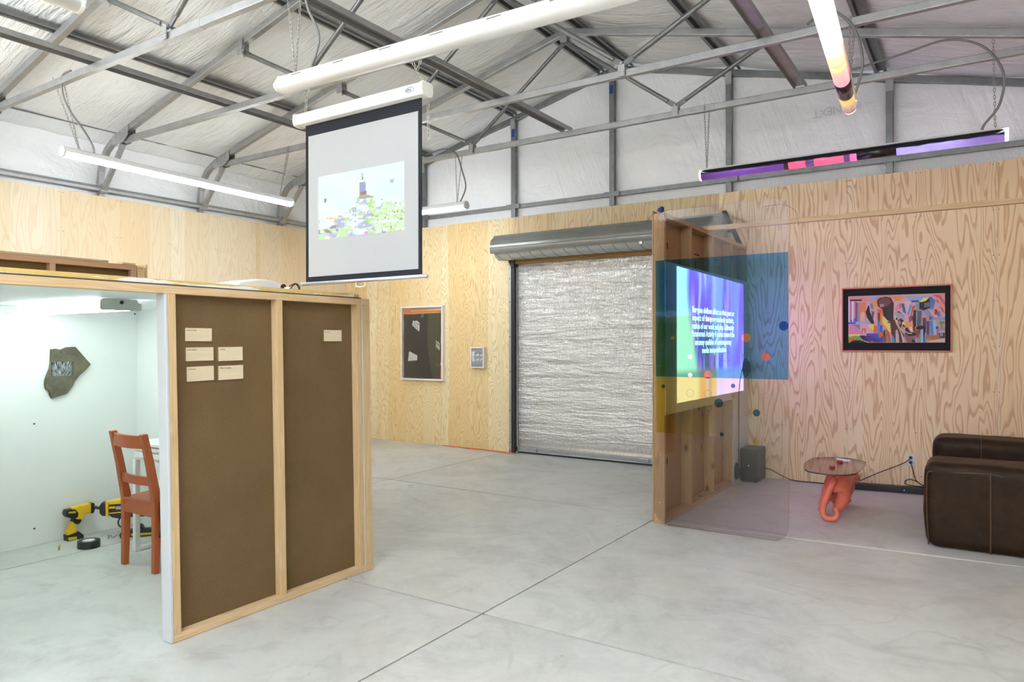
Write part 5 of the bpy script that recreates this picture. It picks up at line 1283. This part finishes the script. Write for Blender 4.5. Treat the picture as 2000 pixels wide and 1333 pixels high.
pc = thing('framed_painting', 'wide bright collage painting of an animal head, black mat, thin coral frame', 'picture', (-.665, YF, 1.646))
CORALF = plain('coral_frame', lin(206, 112, 100), .45)
b = MB(); picture_frame(b, -1.129, -.201, 1.334, 1.958, .011, YF, YF-.036); b.build('frame', CORALF, pc, bevel=.001)
MB().box(-1.118, -.212, YF-.024, YF-.001, 1.345, 1.947).build('mat_board', plain('black_mat', (.022, .024, .023), .8, spec=.15), pc)
def Q2(px, py):
    u = (px-215)/1510.; zt = 312-47*u
    return (-1.071+.816*u, 1.419+.459*(1040-py)/(1040-zt))
PK, LV, BL, OG, BK, MR, YL = (226, 160, 158), (206, 176, 206), (104, 140, 206), (226, 108, 50), (34, 26, 26), (92, 46, 38), (238, 222, 112)
cow = [([(215, 312), (1725, 265), (1725, 1040), (215, 1040)], (216, 170, 176)),
 ([(215, 312), (1070, 288), (1070, 330), (600, 400), (215, 380)], (222, 152, 150)), ([(240, 366), (440, 360), (440, 384), (240, 388)], BK), ([(215, 330), (232, 330), (232, 715), (215, 715)], (232, 214, 240)), ([(250, 390), (262, 390), (262, 700), (250, 700)], (150, 96, 120)), ([(275, 390), (300, 390), (300, 700), (275, 700)], (236, 220, 244)), ([(310, 390), (335, 390), (335, 650), (310, 650)], (232, 140, 110)), ([(335, 400), (350, 400), (350, 710), (335, 710)], (110, 50, 60)), ([(350, 412), (382, 412), (378, 715), (348, 715)], (96, 130, 212)),
 ([(385, 405), (505, 405), (505, 720), (385, 720)], (230, 134, 96)), ([(412, 720), (412, 600), (430, 560), (460, 550), (485, 580), (490, 720)], (228, 182, 160)), ([(298, 655), (335, 655), (335, 735), (298, 735)], (92, 124, 210)), ([(215, 715), (580, 708), (580, 742), (215, 748)], (150, 180, 236)), ([(215, 722), (335, 718), (335, 745), (215, 748)], (74, 88, 208)), ([(250, 715), (252, 680), (268, 678), (272, 715)], (60, 44, 80)),
 ([(215, 752), (290, 755), (400, 840), (470, 905), (215, 905)], (222, 140, 170)), ([(290, 755), (405, 755), (408, 838)], (140, 132, 160)), ([(415, 750), (560, 745), (640, 890), (470, 890), (415, 845)], (224, 172, 176)), ([(440, 890), (440, 820), (500, 812), (500, 890)], (214, 92, 70)), ([(455, 890), (456, 835), (478, 850), (482, 890)], (228, 190, 190)), ([(550, 750), (632, 755), (632, 830), (600, 835), (556, 810)], (236, 216, 90)), ([(632, 770), (680, 770), (686, 830), (680, 885), (632, 885)], OG),
 ([(215, 905), (400, 905), (440, 945), (215, 950)], (228, 220, 100)), ([(215, 950), (330, 930), (420, 940), (470, 1000), (450, 1040), (215, 1040)], (132, 166, 90)), ([(215, 990), (290, 965), (345, 980), (330, 1015), (240, 1020)], OG), ([(240, 1040), (290, 1005), (400, 1000), (470, 1020), (540, 1040)], BK), ([(505, 895), (775, 890), (775, 1035), (560, 1035)], (58, 86, 182)), ([(395, 930), (470, 925), (560, 975), (560, 1030), (460, 1000)], (48, 30, 60)), ([(470, 930), (560, 925), (700, 985), (740, 1035), (560, 1035)], (82, 54, 132)), ([(580, 1020), (610, 1010), (630, 1035), (590, 1038)], OG),
 ([(690, 700), (735, 700), (740, 900), (690, 905)], (92, 134, 214)), ([(735, 770), (770, 765), (770, 880), (735, 885)], (70, 90, 190)), ([(705, 930), (720, 880), (790, 870), (800, 930), (720, 965)], OG), ([(690, 510), (775, 525), (770, 700), (700, 690)], OG), ([(695, 575), (730, 570), (730, 700), (695, 700)], (130, 40, 30)), ([(735, 580), (770, 570), (770, 760), (740, 770)], (232, 150, 50)),
 ([(555, 310), (640, 305), (700, 340), (640, 360), (580, 350)], (150, 184, 226)), ([(600, 405), (680, 395), (740, 500), (660, 470)], (228, 166, 60)),
 ([(540, 460), (556, 455), (570, 560), (610, 640), (650, 740), (600, 745), (560, 700), (520, 640), (500, 560)], BK), ([(570, 430), (600, 420), (625, 460), (620, 530), (590, 500)], (128, 128, 136)), ([(600, 520), (640, 500), (680, 560), (690, 740), (640, 745), (610, 620)], (220, 166, 178)), ([(596, 540), (612, 545), (628, 640), (612, 655)], BK), ([(628, 530), (640, 560), (634, 620), (622, 580)], BK),
 ([(680, 385), (720, 340), (820, 318), (900, 335), (950, 420), (940, 660), (960, 720), (860, 700), (780, 610), (775, 525), (700, 470)], (64, 34, 32)), ([(700, 390), (780, 335), (870, 345), (915, 400), (850, 470), (740, 480)], (120, 72, 74)), ([(720, 440), (790, 430), (800, 470), (740, 490)], (190, 140, 150)), ([(840, 575), (935, 565), (930, 690), (850, 690)], (40, 38, 72)),
 ([(770, 620), (860, 695), (900, 760), (915, 880), (870, 880), (820, 780), (770, 740)], YL), ([(850, 715), (890, 708), (890, 725), (850, 730)], BK), ([(870, 760), (930, 765), (925, 778), (870, 775)], YL), ([(890, 700), (960, 680), (990, 760), (1060, 850), (1110, 920), (1105, 1035), (930, 1035), (905, 870)], MR), ([(975, 850), (1000, 830), (1030, 920), (1035, 1035), (980, 1035)], (206, 180, 170)), ([(1000, 770), (1020, 800), (1080, 900), (1112, 980), (1110, 1035), (1085, 1035), (1060, 900)], (226, 190, 170)), ([(1030, 860), (1060, 920), (1080, 1035), (1040, 1035)], (70, 30, 26)),
 ([(825, 810), (880, 880), (900, 1035), (860, 1035), (840, 930)], (196, 92, 46)), ([(780, 850), (830, 900), (830, 1035), (770, 1035)], (150, 84, 44)), ([(830, 900), (858, 940), (860, 1035), (835, 1035)], (150, 150, 166)), ([(905, 890), (960, 960), (970, 1035), (920, 1035)], (110, 150, 180)), ([(790, 850), (815, 830), (815, 870), (800, 960), (790, 920)], BK),
 ([(950, 400), (1000, 350), (1100, 320), (1200, 340), (1290, 420), (1280, 560), (1250, 640), (1150, 760), (1110, 820), (1040, 790), (980, 720), (960, 600)], (214, 176, 186)), ([(960, 340), (1060, 320), (1120, 345), (1040, 380), (970, 390)], (232, 150, 50)), ([(1100, 320), (1250, 315), (1500, 305), (1330, 400), (1220, 400)], (150, 176, 214)), ([(960, 500), (1010, 430), (1060, 400), (1060, 470), (1000, 560)], (226, 150, 166)), ([(1070, 430), (1110, 425), (1125, 500), (1140, 590), (1095, 560)], (62, 92, 160)), ([(1030, 450), (1065, 420), (1070, 490), (1045, 510)], (206, 90, 84)), ([(1110, 400), (1190, 380), (1230, 470), (1180, 560), (1130, 520)], (232, 186, 190)), ([(1200, 430), (1240, 470), (1180, 620), (1160, 600)], (104, 150, 206)), ([(1240, 470), (1290, 450), (1250, 560), (1200, 640)], (206, 90, 66)), ([(1220, 380), (1330, 375), (1330, 405), (1225, 410)], (52, 84, 160)),
 ([(960, 580), (1020, 540), (1120, 620), (1090, 690), (1000, 660)], (178, 166, 190)), ([(1000, 560), (1035, 545), (1090, 600), (1110, 610), (1060, 580)], BK), ([(965, 600), (1000, 640), (1010, 720), (980, 710)], YL), ([(985, 640), (1010, 660), (1000, 690), (980, 680)], BK), ([(1010, 690), (1060, 660), (1110, 700), (1130, 790), (1090, 820), (1040, 790)], BK), ([(1020, 700), (1050, 690), (1065, 740), (1040, 760)], (176, 120, 160)), ([(1080, 720), (1110, 700), (1125, 770), (1100, 810), (1070, 800)], YL), ([(1085, 765), (1110, 750), (1115, 790), (1090, 795)], BK),
 ([(1140, 720), (1220, 680), (1270, 780), (1290, 870), (1200, 880), (1120, 820)], (228, 156, 110)), ([(1180, 640), (1240, 600), (1240, 680), (1190, 730)], (160, 70, 60)), ([(1130, 810), (1160, 800), (1190, 850), (1230, 880), (1170, 880), (1125, 850)], BK), ([(1190, 800), (1230, 790), (1240, 870), (1210, 870)], (236, 206, 160)), ([(1240, 790), (1280, 780), (1285, 865), (1250, 870)], (120, 60, 46)), ([(1120, 885), (1290, 875), (1290, 925), (1200, 940), (1130, 910)], BK), ([(1150, 885), (1230, 890), (1230, 902), (1160, 898)], (226, 216, 216)), ([(1112, 900), (1200, 940), (1285, 930), (1285, 1035), (1150, 1035)], (146, 96, 104)), ([(1225, 1035), (1228, 1005), (1245, 975), (1260, 1005), (1280, 1010), (1280, 1035)], BK),
 ([(1260, 530), (1330, 520), (1330, 790), (1250, 790), (1240, 650)], (46, 36, 48)), ([(1290, 420), (1340, 405), (1340, 530), (1296, 560)], (150, 150, 160)), ([(1310, 545), (1380, 540), (1370, 760), (1320, 780)], (98, 98, 108)), ([(1297, 560), (1308, 556), (1308, 790), (1297, 792)], (214, 206, 216)), ([(1345, 395), (1420, 340), (1500, 325), (1503, 500), (1400, 535), (1345, 510)], (34, 34, 34)), ([(1345, 395), (1420, 335), (1500, 328), (1440, 385), (1370, 408)], YL), ([(1420, 420), (1500, 405), (1500, 480), (1420, 490)], (112, 112, 116)),
 ([(1505, 320), (1550, 325), (1585, 380), (1560, 460), (1535, 520), (1505, 520)], (84, 122, 200)), ([(1510, 290), (1725, 268), (1725, 590), (1620, 420), (1540, 340)], (224, 150, 150)), ([(1540, 285), (1660, 300), (1725, 400), (1725, 470), (1640, 350)], (198, 104, 124)), ([(1590, 370), (1615, 370), (1640, 430), (1610, 410)], (206, 90, 76)), ([(1640, 470), (1690, 500), (1722, 580), (1690, 560)], (206, 96, 66)), ([(1400, 540), (1480, 520), (1540, 560), (1620, 660), (1540, 690), (1440, 600)], (128, 150, 206)), ([(1480, 520), (1540, 540), (1610, 630), (1600, 660), (1530, 610)], (228, 170, 160)), ([(1575, 520), (1605, 520), (1605, 600), (1575, 600)], (150, 46, 44)), ([(1610, 540), (1650, 560), (1650, 640), (1615, 620)], (90, 128, 200)),
 ([(1395, 650), (1440, 650), (1440, 900), (1395, 800)], (70, 66, 74)), ([(1440, 610), (1490, 630), (1490, 690), (1445, 690)], (220, 140, 130)), ([(1490, 630), (1535, 630), (1530, 680), (1490, 680)], (96, 100, 104)), ([(1450, 705), (1490, 700), (1490, 920), (1450, 920)], (84, 70, 130)), ([(1500, 700), (1560, 690), (1570, 920), (1510, 920)], (104, 140, 190)), ([(1540, 690), (1600, 690), (1600, 920), (1560, 920)], (160, 186, 226)), ([(1590, 790), (1625, 785), (1625, 825), (1590, 825)], (36, 60, 140)), ([(1630, 650), (1725, 645), (1725, 680), (1640, 690)], (120, 160, 220)), ([(1640, 705), (1715, 700), (1715, 745), (1640, 750)], (98, 160, 90)), ([(1660, 740), (1690, 740), (1690, 815), (1660, 815)], (98, 160, 90)), ([(1600, 825), (1725, 820), (1725, 845), (1600, 850)], (150, 130, 200)), ([(1600, 850), (1625, 848), (1625, 925), (1600, 925)], (214, 110, 70)), ([(1630, 890), (1720, 885), (1720, 970), (1645, 965)], (70, 52, 50)), ([(1650, 890), (1695, 890), (1695, 940), (1650, 940)], (104, 150, 180)),
 ([(1290, 800), (1360, 770), (1430, 780), (1430, 840), (1420, 1035), (1395, 1035), (1380, 840), (1300, 830)], BK), ([(1295, 840), (1360, 830), (1350, 910), (1320, 960), (1292, 960)], (140, 60, 60)), ([(1285, 965), (1310, 960), (1310, 1035), (1285, 1035)], (150, 180, 230)), ([(1330, 910), (1362, 900), (1362, 1035), (1335, 1035)], (132, 160, 96)), ([(1365, 840), (1400, 820), (1405, 1035), (1365, 1035)], (160, 190, 236)), ([(1420, 960), (1450, 950), (1450, 1035), (1420, 1035)], (120, 150, 210)), ([(1440, 925), (1650, 930), (1645, 980), (1450, 975)], (170, 116, 66)), ([(1460, 980), (1640, 985), (1640, 1010), (1470, 1015)], (206, 130, 100)), ([(1640, 985), (1725, 978), (1725, 1035), (1480, 1035), (1490, 1012)], (226, 190, 176))]
paint_mesh('painted_canvas', polys_to_faces(cow, YF-.0245, Q2, .00008), PAINT, pc)

# ------------------------------------------------------------------ outlet, cables, soundbar, subwoofer
ot = thing('wall_outlet', 'white double outlet with two black plugs on the plywood right of the coral table', 'outlet', (-.535, YF, .307))
MB().box(-.571, -.501, YF-.006, YF, .250, .366).build('cover_plate', WHITEP, ot, bevel=.002)
for z in (.330, .285):
    MB().box(-.552, -.520, YF-.008, YF-.0062, z-.014, z+.014).build('socket', plain('socket_white', (.7, .7, .68), .4), ot)
for z, nm, lbl, P in ((.330, 'soundbar_cord', 'black cord from the upper outlet socket down to the left end of the soundbar', [(-.536, 7.69, .328), (-.58, 7.68, .285), (-.68, 7.69, .228), (-.80, 7.70, .165), (-.887, 7.70, .115), (-.97, 7.66, .07), (-1.00, 7.67, .05), (-1.06, 7.64, .010), (-1.12, 7.68, .006)]),
                     (.285, 'lower_cord', 'black cord looping from the lower outlet socket to the floor behind the armchair', [(-.536, 7.69, .283), (-.52, 7.68, .235), (-.505, 7.68, .17), (-.49, 7.70, .12), (-.45, 7.70, .085), (-.41, 7.69, .070), (-.47, 7.69, .069), (-.56, 7.70, .072), (-.585, 7.715, .095), (-.55, 7.72, .122), (-.50, 7.72, .112), (-.44, 7.71, .080), (-.38, 7.70, .069), (-.3, 7.70, .069)])):
    t = thing('extension_lead', lbl, 'lead', P[0], group='black leads from the wall outlet')
    MB().tube(smooth_path(P), .0042, 8).build('cable', BLACKC, t)
    b = MB(); b.box(-.549, -.523, 7.688, YF-.009, z-.011, z+.011); b.build('plug', BLACKP, t, bevel=.004)
d_ = Vector((.99, .135, 0)).normalized()
sb = thing('soundbar', 'long low black soundbar on the floor along the wall, behind the coral table', 'soundbar', (-.68, 7.62, 0))
b = MB(); b.bar(Vector((-1.03, 7.600, .031)), Vector((-1.03, 7.600, .031))+d_*.86, .075, .062); b.build('body', BLACKP, sb, bevel=.006)
b = MB(); p = Vector((-.592, 7.600+.438*.1364, .030))-d_.cross(Vector((0, 0, 1)))*-.0
n_ = Vector((d_.y, -d_.x, 0)); p = Vector((-1.03, 7.600, .030))+d_*.445+n_*.0376
b.cyl(p, p+n_*.0015, .0035, 8); b.build('indicator_light', emissive('blue_led', (.15, .2, 1), 4), sb)
sw = thing('subwoofer', 'dark box-shaped subwoofer on the floor beside the pale panel, seen through the clear pane', 'speaker', (-1.955, 7.55, 0))
MB().box(-2.042, -1.868, 7.384, 7.715, .008, .335).build('cabinet', DARKP, sw, bevel=.004)
MB().box(-2.036, -1.874, 7.379, 7.3845, .016, .327).build('front_grille', BLACKP, sw, bevel=.002)
for x in (-2.02, -1.89):
    for y in (7.40, 7.69): MB().box(x-.01, x+.01, y-.01, y+.01, 0, .009).build('foot', BLACKP, sw)
b = MB(); b.cyl((-1.955, 7.3792, .168), (-1.955, 7.378, .168), .004, 8); b.build('indicator_light', emissive('white_led', (.8, .9, 1), 2), sw)
P = [(-1.866, 7.66, .11), (-1.80, 7.66, .10), (-1.70, 7.67, .05), (-1.60, 7.68, .012), (-1.45, 7.69, .006), (-1.25, 7.70, .006), (-1.05, 7.69, .006), (-.95, 7.70, .006)]
tag(MB().tube(smooth_path(P), .0048, 8).build('speaker_cable', BLACKC), 'black cable along the wall foot from the subwoofer towards the soundbar', 'cable')
tag(MB().tube([(-2.0, 5.384, .0032), (-1.2, 5.434, .0032), (0, 5.512, .0032), (.88, 5.566, .0032)], .003, 6).build('floor_string', plain('white_string', (.82, .80, .74), .6)), 'thin white string stretched across the concrete in front of the armchair', 'string')

# ------------------------------------------------------------------ coral panther table
CORAL = plain('coral_lacquer', lin(236, 124, 104), .45, var=.10, sc=10, bump=.25)
tb = thing('panther_table', 'low glass table carried by a coral-painted panther figure', 'table', (-1.0, 6.4, 0))
sk = bmesh.new(); lay = sk.verts.layers.skin.verify(); VV = {}
def sv(k, co, r, par=None, root=False):
    v = sk.verts.new(co); VV[k] = v
    v[lay].radius = (r, r) if not hasattr(r, '__len__') else r
    v[lay].use_root = root
    if par: sk.edges.new((VV[par], v))
sv('pel', (-.972, 6.30, .272), (.100, .090), root=True); sv('sp1', (-.978, 6.46, .275), (.095, .095), 'pel'); sv('sh', (-.968, 6.63, .275), (.098, .098), 'sp1'); sv('nk', (-.945, 6.76, .265), .058, 'sh'); sv('hd', (-.915, 6.86, .240), .056, 'nk'); sv('mz', (-.880, 6.92, .222), .034, 'hd')
sv('rump', (-.968, 6.225, .295), .060, 'pel')
for k, P in (('hl', [(-1.025, 6.315, .225, .066), (-1.050, 6.35, .150, .052), (-1.076, 6.315, .085, .032), (-1.085, 6.345, .030, .030), (-1.09, 6.40, .022, .027)]),
             ('hr', [(-.922, 6.315, .225, .068), (-.915, 6.34, .150, .062), (-.950, 6.33, .085, .045), (-.978, 6.36, .036, .036), (-.985, 6.42, .026, .031)])):
    par = 'pel'
    for i, (x, y, z, r) in enumerate(P): sv(k+str(i), (x, y, z), r, par); par = k+str(i)
for k, P in (('fl', [(-1.03, 6.655, .215, .058), (-1.040, 6.67, .13, .044), (-1.04, 6.68, .060, .034), (-1.035, 6.74, .024, .030)]),
             ('fr', [(-.925, 6.67, .215, .060), (-.945, 6.75, .135, .046), (-.970, 6.80, .060, .036), (-.958, 6.865, .026, .032)])):
    par = 'sh'
    for i, (x, y, z, r) in enumerate(P): sv(k+str(i), (x, y, z), r, par); par = k+str(i)
me = bpy.data.meshes.new('panther_body'); sk.to_mesh(me); sk.free(); me.materials.append(CORAL); me.transform(TH[tb].inverted())
o = bpy.data.objects.new('panther_body', me); COL.objects.link(o); o.parent = tb; TH[o] = TH[tb]
m_ = o.modifiers.new('skin', 'SKIN'); m_.use_smooth_shade = True; m_.branch_smoothing = .3
m_ = o.modifiers.new('sub', 'SUBSURF'); m_.levels = 2; m_.render_levels = 2
tx = bpy.data.textures.new('muscle', 'CLOUDS'); tx.noise_scale = .07
m_ = o.modifiers.new('disp', 'DISPLACE'); m_.texture = tx; m_.strength = .014; m_.mid_level = .5
for x, y in ((-.945, 6.845), (-.905, 6.89)):
    b = MB(); b.lathe((x, y, .285), (.1, -.2, 1), [(.018, 0), (.016, .012), (0, .022)], 10); b.build('ear', CORAL, tb)
tl = [(-.968, 6.215, .315), (-.982, 6.165, .285), (-1.010, 6.140, .205), (-1.036, 6.130, .12), (-1.040, 6.125, .055), (-1.018, 6.115, .026), (-.982, 6.108, .022), (-.950, 6.120, .030), (-.938, 6.140, .056), (-.950, 6.155, .084), (-.966, 6.160, .088)]
MB().tube(smooth_path(tl), .0235, 12, scale=[1.05-.3*k/60 for k in range(61)]).build('tail', CORAL, tb)
KN = plain('knob_red', lin(168, 40, 40), .35)
for x, y in ((-.988, 6.235), (-.979, 6.555)):
    b = MB(); b.cyl((x, y, .335), (x, y, .3995), .022, 20); b.build('glass_support', CORAL, tb)
    b = MB(); b.lathe((x, y, .4085), (0, 0, 1), [(.021, 0), (.022, .003), (.022, .013), (.020, .016), (0, .016)], 20); b.build('retaining_knob', KN, tb)
go = [(-1.174, 6.10), (-1.130, 5.996), (-1.05, 5.948), (-.96, 5.933), (-.858, 5.974), (-.80, 6.070), (-.787, 6.20), (-.783, 6.40), (-.79, 6.61), (-.815, 6.725), (-.88, 6.800), (-1.003, 6.843), (-1.14, 6.78), (-1.208, 6.70), (-1.224, 6.54), (-1.215, 6.3)]
gs = smooth_path([(x, y, 0) for x, y in go]+[(go[0][0], go[0][1], 0)], 4)[:-1]
b = MB(); b.prism([(p.x, p.y) for p in gs], (0, 0, .400), (1, 0, 0), (0, 1, 0), .008)
b.build('glass_top', glassy('rosy_glass', (.91, .75, .75), .8, .02), tb)
b = MB(); b.sweep([(p.x, p.y, .404) for p in gs], [(-.0018, -.0043), (.0018, -.0043), (.0018, .0043), (-.0018, .0043)], side=(1, 0, 0), closed=True)
b = MB()
L = [(p.x, p.y) for p in gs]; n = len(L); cx = sum(p[0] for p in L)/n; cy = sum(p[1] for p in L)/n
for i in range(n):
    (x0, y0), (x1, y1) = L[i], L[(i+1) % n]
    f = lambda x, y, s: (cx+(x-cx)*s, cy+(y-cy)*s)
    a, c = f(x0, y0, 1.001), f(x1, y1, 1.001); e, g = f(x0, y0, 1.010), f(x1, y1, 1.010)
    b.hexa([(*a, .3995), (*c, .3995), (*g, .3995), (*e, .3995), (*a, .4085), (*c, .4085), (*g, .4085), (*e, .4085)])
b.build('dark_glass_edge', plain('glass_edge_dark', (.05, .045, .045), .15), tb)
b = MB(); b.poly([(-1.055, 6.79, .4095), (-.985, 6.60, .4095), (-.905, 6.665, .4095), (-.93, 6.74, .4095)])
o = b.build('paper_note', plain('white_paper', (.85, .84, .86), .6)); md = o.modifiers.new('thick', 'SOLIDIFY'); md.thickness = .0015; md.offset = 1
tag(o, 'white sheet of paper lying on the rosy glass table top', 'paper')

# ------------------------------------------------------------------ leather armchair at the right edge
ac = thing('leather_armchair', 'bulky dark brown leather armchair at the right edge of the picture', 'armchair', (.25, 6.4, 0))
def puff(x0, x1, y0, y1, z0, z1, r, name, wr=.006, seed=0, n=26, shape=None):
    bm = bmesh.new(); bmesh.ops.create_cube(bm, size=2)
    bmesh.ops.subdivide_edges(bm, edges=bm.edges[:], cuts=n, use_grid_fill=True)
    h = Vector(((x1-x0)/2, (y1-y0)/2, (z1-z0)/2)); c = Vector(((x0+x1)/2, (y0+y1)/2, (z0+z1)/2))
    for v in bm.verts:
        p = Vector((v.co.x*h.x, v.co.y*h.y, v.co.z*h.z))
        q = Vector([max(-(h[i]-r), min(h[i]-r, p[i])) for i in range(3)]); d = p-q
        nn = Vector(v.co).normalized()
        if d.length > 1e-6: p = q+d.normalized()*r
        w = wr*(nz(p.x*6+seed, p.y*6, p.z*7)+.5*nz(p.x*17+seed, p.y*15, p.z*17))
        p = p+c+nn*w
        if shape: p = shape(p)
        v.co = p
    b = MB(); b.bm.free(); b.bm = bm
    return b.build(name, LEATHER, ac, smooth=True)
def arm_shape(p):
    # rolled top that overhangs the upright faces a little, upper front corner softly rounded
    t = max(0, (p.z-.44)/.16)
    return Vector((p.x-.012*math.sin(PI*min(1, max(0, (p.z-.05)/.55))), p.y, p.z-.02*max(0, (p.x-.15))*0))
na = puff(-.312, .84, 5.722, 6.150, .004, .592, .065, 'arm', .005, 1, 30, arm_shape)
puff(-.312, .84, 6.700, 7.130, .004, .655, .075, 'arm', .007, 7, 26, arm_shape)
puff(-.30, .50, 6.140, 6.710, .004, .27, .03, 'base', .002, 3, 14)
puff(-.345, .42, 6.150, 6.700, .26, .475, .085, 'seat_cushion', .008, 5, 24)
puff(.405, .86, 6.145, 6.705, .20, .70, .11, 'backrest', .010, 9, 24)
b = MB()
b.tube(smooth_path([(.068, 5.7185, .01), (.068, 5.7175, .25), (.068, 5.7175, .50), (.068, 5.728, .545)]), .0045, 6)
b.tube(smooth_path([(-.290, 5.722, .02), (-.300, 5.719, .25), (-.300, 5.719, .45), (-.296, 5.723, .51), (-.27, 5.726, .528), (-.1, 5.726, .535), (.068, 5.727, .54), (.2, 5.726, .522), (.4, 5.726, .522), (.8, 5.726, .53)]), .0042, 6)
b.build('piping', SEAM, na)
b = MB(); b.tube(smooth_path([(.02, 6.698, .46), (.02, 6.695, .56), (.02, 6.712, .625), (.02, 6.76, .656), (.02, 6.9, .662)]), .003, 6); b.build('piping', SEAM, ac)
